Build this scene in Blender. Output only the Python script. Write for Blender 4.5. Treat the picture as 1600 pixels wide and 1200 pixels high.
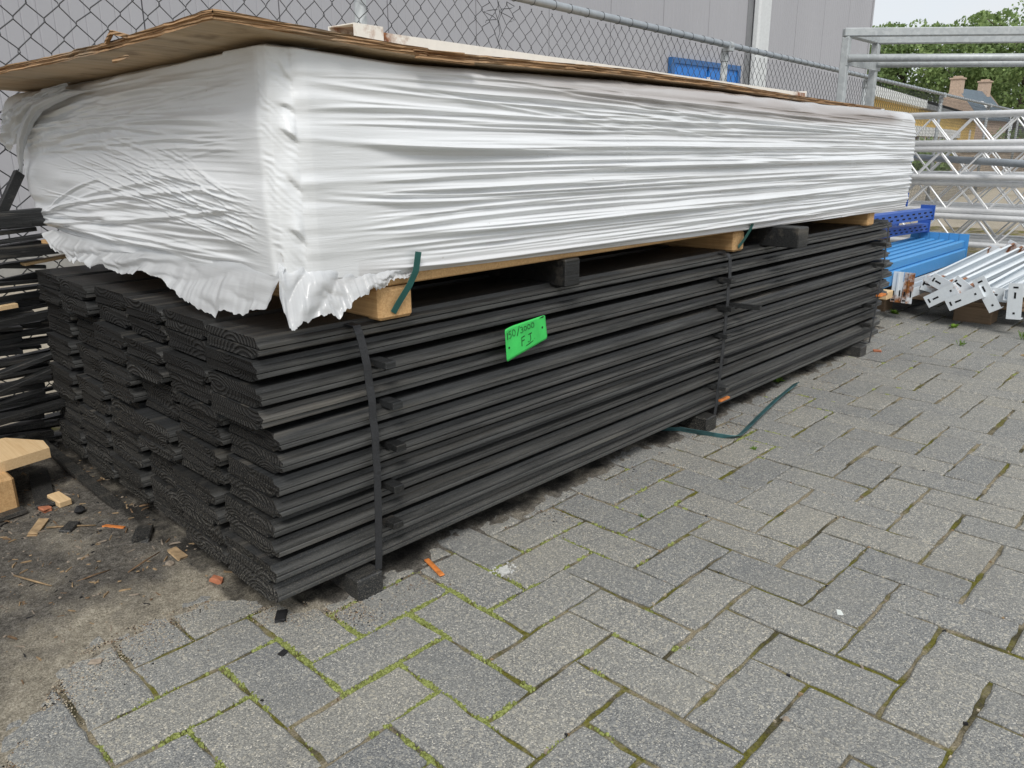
import bpy, math, random
import numpy as np
from mathutils import Vector, Matrix, Euler

# ------------------------------------------------------------------ scene, camera, light
scene = bpy.context.scene
for o in list(bpy.data.objects):
    bpy.data.objects.remove(o)
COL = scene.collection
rng = np.random.default_rng(7)
random.seed(7)

cam_d = bpy.data.cameras.new('camera')
cam = bpy.data.objects.new('camera', cam_d)
COL.objects.link(cam)
cam_d.sensor_width = 36.0
cam_d.sensor_fit = 'HORIZONTAL'
cam_d.lens = 36.0 * 1219.18 / 1600.0
cam_d.clip_start = 0.02
cam_d.clip_end = 1200.0
CX = Vector((0.69513769, -0.71882902, -0.00827195))     # camera right, in the world
CY = -Vector((-0.21237189, -0.1943521, -0.95766667))    # camera up
CZ = -Vector((0.68679092, 0.66746692, -0.28776054))     # backwards
m3 = Matrix((CX, CY, CZ)).transposed()
cam.matrix_world = Matrix.Translation((0, 0, 0.84)) @ m3.to_4x4()
scene.camera = cam

SUN_DIR = Vector((-0.47, -0.44, 0.77)).normalized()
world = bpy.data.worlds.new("World")
scene.world = world
world.use_nodes = True
wt = world.node_tree
wt.nodes.clear()
w_out = wt.nodes.new('ShaderNodeOutputWorld')
w_bg = wt.nodes.new('ShaderNodeBackground')
w_bg.inputs['Strength'].default_value = 0.105
w_sky = wt.nodes.new('ShaderNodeTexSky')
w_sky.sky_type = 'NISHITA'
w_sky.sun_disc = False
w_sky.sun_elevation = math.asin(SUN_DIR.z)
w_sky.sun_rotation = math.atan2(SUN_DIR.x, SUN_DIR.y)
w_tc = wt.nodes.new('ShaderNodeTexCoord')
w_map = wt.nodes.new('ShaderNodeMapping')
w_map.inputs['Scale'].default_value = (1.0, 1.0, 2.6)
w_noise = wt.nodes.new('ShaderNodeTexNoise')
w_noise.inputs['Scale'].default_value = 3.2
w_noise.inputs['Detail'].default_value = 6
w_ramp = wt.nodes.new('ShaderNodeValToRGB')
w_ramp.color_ramp.elements[0].position = 0.28
w_ramp.color_ramp.elements[0].color = (0.80, 0.80, 0.80, 1)
w_ramp.color_ramp.elements[1].position = 0.6
w_ramp.color_ramp.elements[1].color = (1, 1, 1, 1)
w_mix = wt.nodes.new('ShaderNodeMix')
w_mix.data_type = 'RGBA'
w_mix.inputs['B'].default_value = (4.75, 4.95, 5.15, 1)      # bright cloud cover
wt.links.new(w_tc.outputs['Generated'], w_map.inputs['Vector'])
wt.links.new(w_map.outputs['Vector'], w_noise.inputs['Vector'])
wt.links.new(w_noise.outputs['Fac'], w_ramp.inputs['Fac'])
wt.links.new(w_ramp.outputs['Color'], w_mix.inputs['Factor'])
wt.links.new(w_sky.outputs['Color'], w_mix.inputs['A'])
wt.links.new(w_mix.outputs['Result'], w_bg.inputs['Color'])
wt.links.new(w_bg.outputs['Background'], w_out.inputs['Surface'])

sun_d = bpy.data.lights.new('sun', 'SUN')
sun_d.energy = 1.5
sun_d.angle = math.radians(22)
sun_d.color = (1.0, 0.97, 0.92)
sun = bpy.data.objects.new('sun', sun_d)
COL.objects.link(sun)
sun.rotation_euler = SUN_DIR.to_track_quat('Z', 'Y').to_euler()
sun.location = (0, -3, 8)

scene.view_settings.view_transform = 'Standard'
scene.view_settings.look = 'None'
scene.view_settings.gamma = 1.0
scene.view_settings.use_curve_mapping = False
scene.view_settings.exposure = 0.70
scene.render.engine = 'CYCLES'
scene.cycles.use_denoising = True
scene.cycles.max_bounces = 6

# ------------------------------------------------------------------ material helpers
class NT:
    def __init__(self, name):
        self.m = bpy.data.materials.new(name)
        self.m.use_nodes = True
        self.t = self.m.node_tree
        self.b = self.t.nodes['Principled BSDF']
        self.coords = None
    def n(self, typ, ins=None, **props):
        nd = self.t.nodes.new(typ)
        for k, v in props.items():
            setattr(nd, k, v)
        for k, v in (ins or {}).items():
            self.put(nd.inputs[k], v)
        return nd
    def put(self, sock, v):
        if isinstance(v, bpy.types.NodeSocket):
            self.t.links.new(v, sock)
        elif isinstance(v, (tuple, list)) and len(v) == 3 and sock.type == 'RGBA':
            sock.default_value = (*v, 1)
        else:
            sock.default_value = v
    def tc(self, kind='Object'):
        if self.coords is None:
            self.coords = self.n('ShaderNodeTexCoord')
        return self.coords.outputs[kind]
    def pos(self):
        return self.n('ShaderNodeNewGeometry').outputs['Position']
    def rand(self):
        return self.n('ShaderNodeObjectInfo').outputs['Random']
    def mapping(self, vec, scale=(1, 1, 1), loc=(0, 0, 0), rot=(0, 0, 0)):
        return self.n('ShaderNodeMapping', {'Vector': vec, 'Scale': scale, 'Location': loc, 'Rotation': rot}).outputs[0]
    def offset(self, vec, amount=13.0):
        r = self.math('MULTIPLY', self.rand(), amount)
        return self.n('ShaderNodeVectorMath', {0: vec, 1: self.n('ShaderNodeCombineXYZ', {0: r, 1: r, 2: r}).outputs[0]}, operation='ADD').outputs[0]
    def noise(self, vec, scale, detail=4, rough=0.55, dist=0.0, out='Fac'):
        return self.n('ShaderNodeTexNoise', {'Vector': vec, 'Scale': scale, 'Detail': detail, 'Roughness': rough, 'Distortion': dist}).outputs[out]
    def voro(self, vec, scale, feature='F1', out='Distance', rnd=1.0):
        return self.n('ShaderNodeTexVoronoi', {'Vector': vec, 'Scale': scale, 'Randomness': rnd}, feature=feature).outputs[out]
    def ramp(self, fac, stops):
        nd = self.n('ShaderNodeValToRGB', {'Fac': fac})
        cr = nd.color_ramp
        while len(cr.elements) < len(stops):
            cr.elements.new(0.5)
        for e, (p, c) in zip(cr.elements, stops):
            e.position = p
            e.color = (c, c, c, 1) if isinstance(c, (int, float)) else (*c, 1)
        return nd.outputs['Color']
    def mix(self, fac, a, b, mode='MIX'):
        nd = self.n('ShaderNodeMix', data_type='RGBA', blend_type=mode)
        self.put(nd.inputs['Factor'], fac); self.put(nd.inputs['A'], a); self.put(nd.inputs['B'], b)
        return nd.outputs['Result']
    def math(self, op, a, b=0.5, c=0.0, clamp=False):
        nd = self.n('ShaderNodeMath', operation=op, use_clamp=clamp)
        self.put(nd.inputs[0], a); self.put(nd.inputs[1], b); self.put(nd.inputs[2], c)
        return nd.outputs[0]
    def bump(self, h, strength=0.5, dist=0.002, normal=None):
        nd = self.n('ShaderNodeBump', {'Height': h, 'Strength': strength, 'Distance': dist})
        if normal is not None:
            self.put(nd.inputs['Normal'], normal)
        return nd.outputs[0]
    def done(self, color=None, rough=None, spec=None, metal=None, normal=None, **kw):
        if color is not None: self.put(self.b.inputs['Base Color'], color)
        if rough is not None: self.put(self.b.inputs['Roughness'], rough)
        if spec is not None: self.put(self.b.inputs['Specular IOR Level'], spec)
        if metal is not None: self.put(self.b.inputs['Metallic'], metal)
        if normal is not None: self.put(self.b.inputs['Normal'], normal)
        for k, v in kw.items():
            self.put(self.b.inputs[k.replace('_', ' ')], v)
        return self.m

M = {}
def simple(name, col, rough=0.6, var=0.25, scale=30, bump=0.0, metal=0.0, spec=0.4, rnd=0.0):
    k = NT(name)
    v = k.offset(k.tc())
    n = k.noise(v, scale, 5)
    lo = tuple(c * (1 - var) for c in col); hi = tuple(min(1, c * (1 + var)) for c in col)
    c = k.mix(k.ramp(n, [(0.3, 0.0), (0.7, 1.0)]), lo, hi)
    if rnd:
        c = k.mix(rnd, c, k.ramp(k.rand(), [(0, 0.25), (1, 1.0)]), 'MULTIPLY')
    nm = k.bump(n, bump, 0.003) if bump else None
    M[name] = k.done(c, rough, spec, metal, nm)
    return M[name]

# ---- black stained wood, long faces
def mat_black_wood():
    k = NT('black_stained_wood')
    v = k.offset(k.tc())
    g = k.noise(k.mapping(v, (4, 240, 240)), 1.0, 6, 0.65, 0.4)
    big = k.noise(k.mapping(v, (1.6, 24, 24)), 1.0, 4, 0.6)
    knots = k.voro(k.mapping(v, (3.0, 22, 22)), 1.0)
    c = k.mix(k.ramp(g, [(0.3, 0.0), (0.72, 1.0)]), (0.0035, 0.0038, 0.004), (0.030, 0.032, 0.034))
    worn = k.ramp(k.math('MULTIPLY', k.ramp(big, [(0.48, 0.0), (0.70, 1.0)]), g), [(0.15, 0.0), (0.6, 1.0)])
    c = k.mix(worn, c, (0.125, 0.112, 0.093))
    c = k.mix(k.ramp(knots, [(0.05, 0.85), (0.16, 0.0)]), c, (0.009, 0.008, 0.007))
    c = k.mix(1.0, c, k.ramp(k.rand(), [(0, 0.38), (0.5, 0.75), (0.9, 1.2), (1, 1.6)]), 'MULTIPLY')
    fl = k.noise(k.mapping(v, (16, 300, 300)), 1.0, 4, 0.75)
    c = k.mix(k.ramp(fl, [(0.62, 0.0), (0.75, 0.6)]), c, (0.13, 0.125, 0.115))
    we = k.n('ShaderNodeAttribute', attribute_name='wear_and_shade').outputs['Fac']  # pale worn edges, with recess shade painted in by leaving the rebates black
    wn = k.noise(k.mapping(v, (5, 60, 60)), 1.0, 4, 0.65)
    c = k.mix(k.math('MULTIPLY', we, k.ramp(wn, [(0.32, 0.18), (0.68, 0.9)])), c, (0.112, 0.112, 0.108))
    # dried splashes of dirt near the ground
    z = k.n('ShaderNodeSeparateXYZ', {0: k.pos()}).outputs[2]
    low = k.ramp(z, [(0.02, 0.75), (0.10, 0.28), (0.3, 0.03)])
    sp = k.ramp(k.noise(k.pos(), 380, 3, 0.75), [(0.52, 0.0), (0.66, 1.0)])
    c = k.mix(k.math('MULTIPLY', low, sp), c, (0.24, 0.22, 0.185))
    r = k.ramp(g, [(0.2, 0.36), (0.8, 0.58)])
    M['black_wood'] = k.done(c, r, 0.5, 0.0, k.bump(g, 0.8, 0.0022))

# ---- end grain with raised growth rings
def mat_black_end():
    k = NT('black_end_grain')
    rnd = k.rand()
    r2 = k.math('FRACT', k.math('MULTIPLY', rnd, 37.7))
    r3 = k.math('FRACT', k.math('MULTIPLY', rnd, 91.3))
    cy = k.math('MULTIPLY_ADD', r2, 0.14, -0.07)
    sgn = k.math('SIGN', k.math('SUBTRACT', r3, 0.45))
    cz = k.math('MULTIPLY', k.math('MULTIPLY_ADD', k.math('FRACT', k.math('MULTIPLY', rnd, 173.1)), 0.05, 0.026), sgn)
    off = k.n('ShaderNodeCombineXYZ', {0: k.math('MULTIPLY', rnd, 5.0), 1: cy, 2: cz}).outputs[0]
    v = k.n('ShaderNodeVectorMath', {0: k.tc(), 1: off}, operation='ADD').outputs[0]
    zoom = k.math('MULTIPLY_ADD', k.math('FRACT', k.math('MULTIPLY', rnd, 53.9)), 0.7, 0.75)
    sep = k.n('ShaderNodeSeparateXYZ', {0: v})
    v0 = k.n('ShaderNodeVectorMath', {0: k.n('ShaderNodeCombineXYZ', {0: rnd, 1: sep.outputs[1], 2: sep.outputs[2]}).outputs[0], 1: k.n('ShaderNodeCombineXYZ', {0: 1.0, 1: zoom, 2: zoom}).outputs[0]}, operation='MULTIPLY').outputs[0]
    wv = k.n('ShaderNodeTexWave', {'Vector': v0, 'Scale': 42.0, 'Distortion': 1.3, 'Detail': 3.0, 'Detail Scale': 0.8},
             wave_type='RINGS', rings_direction='X').outputs['Fac']
    pz = k.n('ShaderNodeSeparateXYZ', {0: k.pos()}).outputs[2]
    fine = k.noise(k.offset(k.tc()), 420, 4, 0.7)
    crack = k.ramp(k.noise(k.mapping(k.offset(k.tc()), (1, 9, 70)), 1.0, 3, 0.6), [(0.24, 1.0), (0.29, 0.0)])
    line = k.math('MULTIPLY', k.ramp(wv, [(0.3, 0.0), (0.8, 1.0)]), k.ramp(k.math('FRACT', k.math('MULTIPLY', rnd, 211.7)), [(0.25, 0.25), (0.8, 1.0)]))
    c = k.mix(line, (0.006, 0.006, 0.0065), (0.044, 0.0435, 0.042))
    c = k.mix(k.ramp(fine, [(0.35, 0.0), (0.75, 0.5)]), c, (0.036, 0.035, 0.034))
    c = k.mix(crack, c, (0.004, 0.004, 0.004))
    c = k.mix(1.0, c, k.ramp(r3, [(0, 0.6), (1, 1.1)]), 'MULTIPLY')
    low = k.ramp(pz, [(0.03, 1.0), (0.25, 0.45), (0.45, 0.06)])
    sp = k.ramp(k.noise(k.pos(), 330, 3, 0.7), [(0.5, 0.0), (0.66, 1.0)])
    c = k.mix(k.math('MULTIPLY', low, sp), c, (0.19, 0.175, 0.145))
    h = k.math('ADD', wv, k.math('MULTIPLY', fine, 0.6))
    M['black_end'] = k.done(c, 0.8, 0.25, 0.0, k.bump(h, 1.0, 0.004))

def mat_pine(name, a, b, dirt=0.3):
    k = NT(name)
    v = k.offset(k.tc())
    g = k.noise(k.mapping(v, (240, 5, 240)), 1.0, 5, 0.6, 0.5)
    c = k.mix(k.ramp(g, [(0.3, 0.0), (0.7, 1.0)]), a, b)
    d = k.noise(v, 9, 5, 0.65)
    c = k.mix(k.ramp(d, [(0.45, 0.0), (0.85, dirt)]), c, (0.10, 0.075, 0.05))
    M[name] = k.done(c, 0.7, 0.3, 0, k.bump(g, 0.3, 0.001))

# ---- paver concrete, exposed grit
def mat_paver():
    k = NT('paver_concrete')
    p = k.pos()
    vv = k.n('ShaderNodeTexVoronoi', {'Vector': p, 'Scale': 500.0})
    cell = vv.outputs['Color']
    val = k.n('ShaderNodeSeparateColor', {0: cell}).outputs[0]
    v2 = k.n('ShaderNodeTexVoronoi', {'Vector': p, 'Scale': 210.0})
    val2 = k.n('ShaderNodeSeparateColor', {0: v2.outputs['Color']}).outputs[1]
    fine = k.noise(p, 700, 3, 0.7)
    c = k.ramp(val, [(0.0, (0.120, 0.122, 0.121)), (0.5, (0.236, 0.238, 0.230)), (0.85, (0.335, 0.331, 0.308)), (0.95, (0.48, 0.45, 0.38)), (1.0, (0.70, 0.665, 0.59))])
    c = k.mix(k.ramp(val2, [(0.90, 0.0), (0.98, 0.65)]), c, (0.50, 0.465, 0.385))
    c = k.mix(k.ramp(fine, [(0.3, 0.3), (0.7, 0.0)]), c, (0.12, 0.122, 0.122))
    big = k.noise(p, 5.0, 5, 0.6)
    c = k.mix(k.ramp(big, [(0.40, 0.0), (0.8, 0.36)]), c, (0.31, 0.295, 0.25))
    stn = k.noise(k.mapping(p, (1, 1, 1), (3, 7, 0)), 2.1, 6, 0.7)
    c = k.mix(k.ramp(stn, [(0.52, 0.0), (0.72, 0.3)]), c, (0.12, 0.12, 0.118))
    c = k.mix(1.0, c, k.ramp(k.rand(), [(0, (0.88, 0.89, 0.91)), (0.5, (1, 1, 1)), (1, (1.08, 1.06, 1.02))]), 'MULTIPLY')
    h = k.math('ADD', k.math('MULTIPLY', vv.outputs['Distance'], -1.0), k.math('MULTIPLY', fine, 0.5))
    M['paver'] = k.done(c, 0.88, 0.25, 0, k.bump(h, 0.6, 0.0016))

# ---- sand, moss and dark soil between the pavers
def mat_joint():
    k = NT('joint_sand_and_moss')
    p = k.pos()
    a = k.noise(p, 260, 4, 0.7)
    sand = k.ramp(a, [(0.25, (0.09, 0.075, 0.052)), (0.5, (0.25, 0.215, 0.15)), (0.75, (0.50, 0.43, 0.31))])
    soil = k.ramp(a, [(0.3, (0.025, 0.023, 0.014)), (0.7, (0.125, 0.11, 0.065))])
    moss = k.ramp(k.noise(p, 190, 4, 0.7), [(0.3, (0.055, 0.052, 0.010)), (0.7, (0.20, 0.19, 0.035))])
    m1 = k.noise(p, 7.0, 4, 0.65)
    m2 = k.noise(k.mapping(p, (1, 1, 1), (5.2, 3.1, 0)), 6.5, 5, 0.7)
    c = k.mix(k.ramp(m1, [(0.46, 0.0), (0.60, 1.0)]), sand, soil)
    # moss thins out towards the far right of the yard
    x = k.n('ShaderNodeSeparateXYZ', {0: p}).outputs[0]
    near = k.ramp(k.math('DIVIDE', x, 5.0), [(0.05, 0.02), (0.14, 0.08), (0.3, 0.03), (0.7, -0.0)])
    c = k.mix(k.ramp(k.math('ADD', m2, near), [(0.52, 0.0), (0.62, 0.95)]), c, moss)
    M['joint'] = k.done(c, 0.95, 0.1, 0, k.bump(a, 0.8, 0.004))

def mat_soil():
    k = NT('soil_and_sand')
    p = k.pos()
    a = k.noise(p, 300, 4, 0.85)
    b = k.noise(p, 70, 6, 0.75)
    m = k.noise(p, 8.0, 6, 0.68)
    sand = k.ramp(k.math('MULTIPLY_ADD', b, 0.35, k.math('MULTIPLY', a, 0.65)), [(0.36, (0.11, 0.098, 0.08)), (0.5, (0.36, 0.32, 0.25)), (0.62, (0.66, 0.595, 0.485))])
    soil = k.ramp(k.math('MULTIPLY_ADD', b, 0.45, k.math('MULTIPLY', a, 0.55)), [(0.34, (0.022, 0.020, 0.018)), (0.46, (0.10, 0.091, 0.08)), (0.55, (0.20, 0.184, 0.16)), (0.66, (0.44, 0.405, 0.345))])
    black = k.ramp(a, [(0.3, (0.008, 0.008, 0.008)), (0.7, (0.05, 0.047, 0.042))])
    att = k.n('ShaderNodeAttribute', attribute_name='soil').outputs['Fac']
    blk = k.n('ShaderNodeAttribute', attribute_name='dust').outputs['Fac']
    f = k.math('ADD', k.math('MULTIPLY_ADD', m, 2.2, -1.1), att)
    f = k.math('ADD', f, k.math('MULTIPLY_ADD', b, 0.7, -0.35))
    c = k.mix(k.ramp(f, [(0.1, 0.0), (0.8, 1.0)]), sand, soil)
    fb = k.math('ADD', k.math('MULTIPLY_ADD', m, 1.0, -0.5), blk)
    c = k.mix(k.ramp(fb, [(0.4, 0.0), (0.7, 0.9)]), c, black)
    M['soil'] = k.done(c, 0.95, 0.1, 0, k.bump(k.math('ADD', a, b), 0.9, 0.006))

def mat_ground():
    k = NT('yard_ground')
    p = k.pos()
    a = k.noise(p, 60, 5, 0.7)
    b = k.noise(p, 0.8, 5, 0.6)
    c = k.mix(k.ramp(a, [(0.3, 0.0), (0.7, 1.0)]), (0.25, 0.22, 0.17), (0.46, 0.41, 0.33))
    c = k.mix(k.ramp(b, [(0.5, 0.0), (0.7, 0.5)]), c, (0.16, 0.145, 0.11))
    M['ground'] = k.done(c, 0.95, 0.1, 0, k.bump(a, 0.6, 0.01))

def mat_film(name='white_film', under=True):
    k = NT(name)
    p = k.pos()
    s = k.n('ShaderNodeSeparateXYZ', {0: p})
    n = k.noise(k.mapping(p, (1.2, 1.5, 14)), 1.0, 4, 0.6)
    c = k.mix(k.ramp(n, [(0.35, 0.0), (0.7, 1.0)]), (0.785, 0.803, 0.825), (0.70, 0.715, 0.73))
    if under:
        # timber brown through the taut film, plus painted shade under the plywood
        tight_and_shade = k.n('ShaderNodeAttribute', attribute_name='tight_and_shade').outputs['Fac']
        c = k.mix(k.math('MULTIPLY', tight_and_shade, 0.92), c, (0.225, 0.17, 0.14))
    sp = k.ramp(k.noise(p, 55, 2), [(0.74, 0.0), (0.78, 0.5)])
    c = k.mix(sp, c, (0.42, 0.40, 0.36))
    gl = k.ramp(k.math('DIVIDE', s.outputs[0], 3.6), [(0.2, 0.34), (0.7, 0.20)])
    f = k.noise(k.mapping(p, (9, 9, 120)), 1.0, 4, 0.6, 0.3)
    cr = k.noise(k.mapping(p, (5, 5, 260)), 1.0, 5, 0.7, 0.6)
    M[name] = k.done(c, gl, 0.5, 0, k.bump(k.math('ADD', f, k.math('MULTIPLY', cr, 0.5)), 0.4, 0.002), Coat_Weight=0.45, Coat_Roughness=0.14)
    if not under:
        tr = k.n('ShaderNodeBsdfTranslucent', {'Color': c})
        mx = k.n('ShaderNodeMixShader', {0: 0.35})
        k.t.links.new(k.b.outputs[0], mx.inputs[1]); k.t.links.new(tr.outputs[0], mx.inputs[2])
        k.t.links.new(mx.outputs[0], k.t.nodes['Material Output'].inputs['Surface'])

def mat_plywood():
    k = NT('weathered_plywood')
    v = k.tc()
    g = k.noise(k.mapping(v, (1.6, 40, 40)), 1.0, 6, 0.6, 0.6)
    st = k.noise(v, 3.0, 5, 0.65)
    c = k.mix(k.ramp(g, [(0.3, 0.0), (0.7, 1.0)]), (0.45, 0.32, 0.195), (0.62, 0.48, 0.33))
    c = k.mix(k.ramp(st, [(0.45, 0.0), (0.75, 0.7)]), c, (0.31, 0.285, 0.24))
    c = k.mix(k.ramp(k.noise(v, 14, 4), [(0.55, 0.0), (0.75, 0.7)]), c, (0.13, 0.08, 0.045))
    M['plywood'] = k.done(c, 0.75, 0.25, 0, k.bump(g, 0.4, 0.002))
    k = NT('plywood_edge')
    v = k.tc()
    lay = k.n('ShaderNodeTexWave', {'Vector': k.mapping(v, (1, 1, 1)), 'Scale': 62.0, 'Distortion': 0.8, 'Detail': 3.0}, bands_direction='Z').outputs['Fac']
    n = k.noise(k.mapping(v, (30, 30, 200)), 1.0, 6, 0.75)
    n2 = k.noise(v, 6, 5, 0.6)
    c = k.mix(lay, (0.36, 0.215, 0.115), (0.47, 0.30, 0.165))
    c = k.mix(k.ramp(n, [(0.54, 0.0), (0.70, 0.8)]), c, (0.13, 0.07, 0.038))
    c = k.mix(k.ramp(n2, [(0.5, 0.0), (0.72, 0.8)]), c, (0.30, 0.25, 0.19))
    M['ply_edge'] = k.done(c, 0.85, 0.15, 0, k.bump(k.math('ADD', n, lay), 0.9, 0.004))

def mat_painted_steel(name, col, rust=0.5, rough=0.45):
    k = NT(name)
    v = k.offset(k.tc())
    n = k.noise(v, 7, 6, 0.68)
    f = k.noise(v, 60, 4, 0.7)
    c = k.mix(k.ramp(f, [(0.4, 0.0), (0.8, 0.25)]), col, tuple(x * 0.6 for x in col))
    e = k.n('ShaderNodeAttribute', attribute_name='rust').outputs['Fac']
    fr = k.math('ADD', n, k.math('MULTIPLY', e, rust))
    rc = k.ramp(f, [(0.3, (0.09, 0.03, 0.012)), (0.6, (0.34, 0.13, 0.04)), (0.8, (0.52, 0.30, 0.13))])
    c = k.mix(k.ramp(fr, [(0.70, 0.0), (0.82, 1.0)]), c, rc)
    M[name] = k.done(c, rough, 0.45, 0, k.bump(f, 0.15, 0.001))

def mat_galv(name, a, b, rough=0.45, metal=0.65):
    k = NT(name)
    v = k.offset(k.tc())
    c1 = k.voro(v, 45, out='Color')
    val = k.n('ShaderNodeSeparateColor', {0: c1}).outputs[0]
    n = k.noise(v, 10, 5, 0.6)
    c = k.mix(k.math('MULTIPLY_ADD', val, 0.5, k.math('MULTIPLY', n, 0.5)), a, b)
    M[name] = k.done(c, rough, 0.5, metal, None)

def mat_leaf(name, a, b):
    k = NT(name)
    att = k.n('ShaderNodeAttribute', attribute_name='tone').outputs['Fac']
    c = k.mix(att, a, b)
    m = k.done(c, 0.6, 0.25)
    tr = k.n('ShaderNodeBsdfTranslucent', {'Color': c})
    mx = k.n('ShaderNodeMixShader', {0: 0.3})
    out = k.t.nodes['Material Output']
    k.t.links.new(k.b.outputs[0], mx.inputs[1]); k.t.links.new(tr.outputs[0], mx.inputs[2])
    k.t.links.new(mx.outputs[0], out.inputs['Surface'])
    M[name] = m

def mat_wall():
    k = NT('grey_cladding')
    p = k.pos()
    n = k.noise(k.mapping(p, (1.0, 1, 0.25)), 1.2, 4)
    s = k.noise(k.mapping(p, (30, 1, 0.5)), 1.0, 4, 0.6)
    c = k.mix(n, (0.345, 0.345, 0.37), (0.405, 0.405, 0.43))
    c = k.mix(k.ramp(s, [(0.62, 0.0), (0.8, 0.35)]), c, (0.52, 0.52, 0.54))
    M['wall'] = k.done(c, 0.5, 0.35)

mat_black_wood(); mat_black_end(); mat_paver(); mat_joint(); mat_soil(); mat_ground()
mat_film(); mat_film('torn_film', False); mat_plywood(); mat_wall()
mat_pine('pine', (0.44, 0.25, 0.105), (0.66, 0.43, 0.21), 0.6)
mat_pine('pine_pale', (0.62, 0.42, 0.22), (0.74, 0.54, 0.31), 0.15)
mat_pine('pallet_wood', (0.20, 0.135, 0.085), (0.33, 0.23, 0.15), 0.6)
mat_painted_steel('white_steel', (0.70, 0.745, 0.78), 0.42)
mat_painted_steel('cream_steel', (0.78, 0.77, 0.73), 0.42)
mat_painted_steel('blue_steel', (0.075, 0.30, 0.62), 0.1)
mat_painted_steel('navy_steel', (0.04, 0.115, 0.42), 0.1)
mat_galv('galvanised', (0.34, 0.365, 0.375), (0.52, 0.545, 0.55), 0.5, 0.2)
mat_galv('rail_grey', (0.27, 0.30, 0.325), (0.37, 0.40, 0.43), 0.42, 0.3)
mat_galv('aluminium', (0.74, 0.75, 0.76), (0.88, 0.885, 0.89), 0.36, 0.22)
mat_leaf('leaf_dark', (0.13, 0.20, 0.07), (0.31, 0.41, 0.16))
mat_leaf('leaf_bright', (0.10, 0.20, 0.02), (0.22, 0.36, 0.05))
mat_leaf('moss_bright', (0.15, 0.17, 0.04), (0.42, 0.47, 0.155))
simple('wire', (0.045, 0.048, 0.052), 0.5, 0.2)
simple('trunk', (0.085, 0.07, 0.055), 0.9, 0.3, 10)
simple('strap_black', (0.03, 0.031, 0.034), 0.55, 0.3, 300, 0.5)
simple('strap_green', (0.02, 0.095, 0.085), 0.4, 0.2)
simple('strap_teal', (0.045, 0.125, 0.135), 0.35, 0.6, 14)
simple('tag_green', (0.055, 0.60, 0.12), 0.6, 0.16, 22)
simple('ink', (0.008, 0.02, 0.012), 0.6, 0.1)
simple('hole', (0.006, 0.006, 0.007), 0.8, 0.1)
simple('orange', (0.58, 0.19, 0.045), 0.6, 0.35, 60)
simple('downpipe', (0.62, 0.64, 0.65), 0.4, 0.06)
simple('white_paint', (0.78, 0.78, 0.77), 0.5, 0.06, 4)
simple('yellow_wall', (0.80, 0.54, 0.17), 0.8, 0.08, 3)
simple('roof_grey', (0.20, 0.205, 0.215), 0.7, 0.15, 3)
simple('slate', (0.115, 0.15, 0.185), 0.6, 0.25, 6)
simple('brick', (0.47, 0.355, 0.275), 0.85, 0.2, 8)
simple('door_blue', (0.018, 0.185, 0.60), 0.4, 0.06, 4)
simple('door_frame', (0.03, 0.12, 0.32), 0.4, 0.06, 4)
simple('glass', (0.045, 0.05, 0.05), 0.1, 0.2, 3)
simple('curtain', (0.50, 0.49, 0.40), 0.8, 0.15, 6)
simple('plinth', (0.30, 0.295, 0.28), 0.85, 0.15, 12)
simple('stone', (0.33, 0.27, 0.21), 0.85, 0.3, 80, 0.4, rnd=0.4)
simple('char', (0.012, 0.012, 0.013), 0.7, 0.4, 90, 0.6)
simple('chip', (0.36, 0.25, 0.14), 0.8, 0.4, 60, 0.3, rnd=0.45)
simple('terracotta', (0.42, 0.16, 0.085), 0.8, 0.25, 60, 0.3)
simple('red_print', (0.62, 0.07, 0.06), 0.5, 0.3, 30)
simple('white_scrap', (0.72, 0.70, 0.66), 0.6, 0.1, 60)
simple('bark_brown', (0.16, 0.10, 0.055), 0.85, 0.4, 90, 0.4)
simple('grey_stain', (0.52, 0.52, 0.50), 0.8, 0.2, 120)
simple('wax', (0.66, 0.69, 0.66), 0.5, 0.08, 60)

# ------------------------------------------------------------------ object helpers
def mesh_obj(name, verts, faces, mats, parent=None, loc=(0, 0, 0), mi=None, smooth=False, attrs=None, kind=None):
    me = bpy.data.meshes.new(name)
    loc = Vector(loc)
    v = np.asarray(verts, float) - np.array(loc)
    if isinstance(faces, np.ndarray):
        nf, k = faces.shape
        me.vertices.add(len(v)); me.vertices.foreach_set('co', v.ravel())
        me.loops.add(nf * k); me.loops.foreach_set('vertex_index', faces.ravel().astype(np.int32))
        me.polygons.add(nf); me.polygons.foreach_set('loop_start', np.arange(0, nf * k, k, dtype=np.int32))
        me.polygons.foreach_set('loop_total', np.full(nf, k, dtype=np.int32))
        me.update(calc_edges=True)
    else:
        me.from_pydata(v.tolist(), [], faces)
    for m in (mats if isinstance(mats, (list, tuple)) else [mats]):
        me.materials.append(m)
    if mi is not None:
        me.polygons.foreach_set('material_index', np.asarray(mi, dtype=np.int32))
    me.polygons.foreach_set('use_smooth', np.full(len(me.polygons), smooth))
    for an, av in (attrs or {}).items():
        a = me.attributes.new(an, 'FLOAT', 'POINT')
        a.data.foreach_set('value', np.asarray(av, dtype=np.float32))
    me.validate(); me.update()
    o = bpy.data.objects.new(name, me)
    COL.objects.link(o)
    place(o, parent, loc)
    if kind: o['kind'] = kind
    return o

def wpos(o):
    p = Vector(o.location)
    return p + wpos(o.parent) if o.parent else p

def place(o, parent, loc):
    if parent is not None:
        o.parent = parent
        o.location = Vector(loc) - wpos(parent)
    else:
        o.location = loc

def tag(o, label, cat, group=None):
    o['label'] = label; o['category'] = cat
    if group: o['group'] = group
    return o

def thing(name, label, cat, loc, group=None):
    o = bpy.data.objects.new(name, None)
    o.empty_display_size = 0.05
    COL.objects.link(o); o.location = loc
    return tag(o, label, cat, group)

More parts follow.
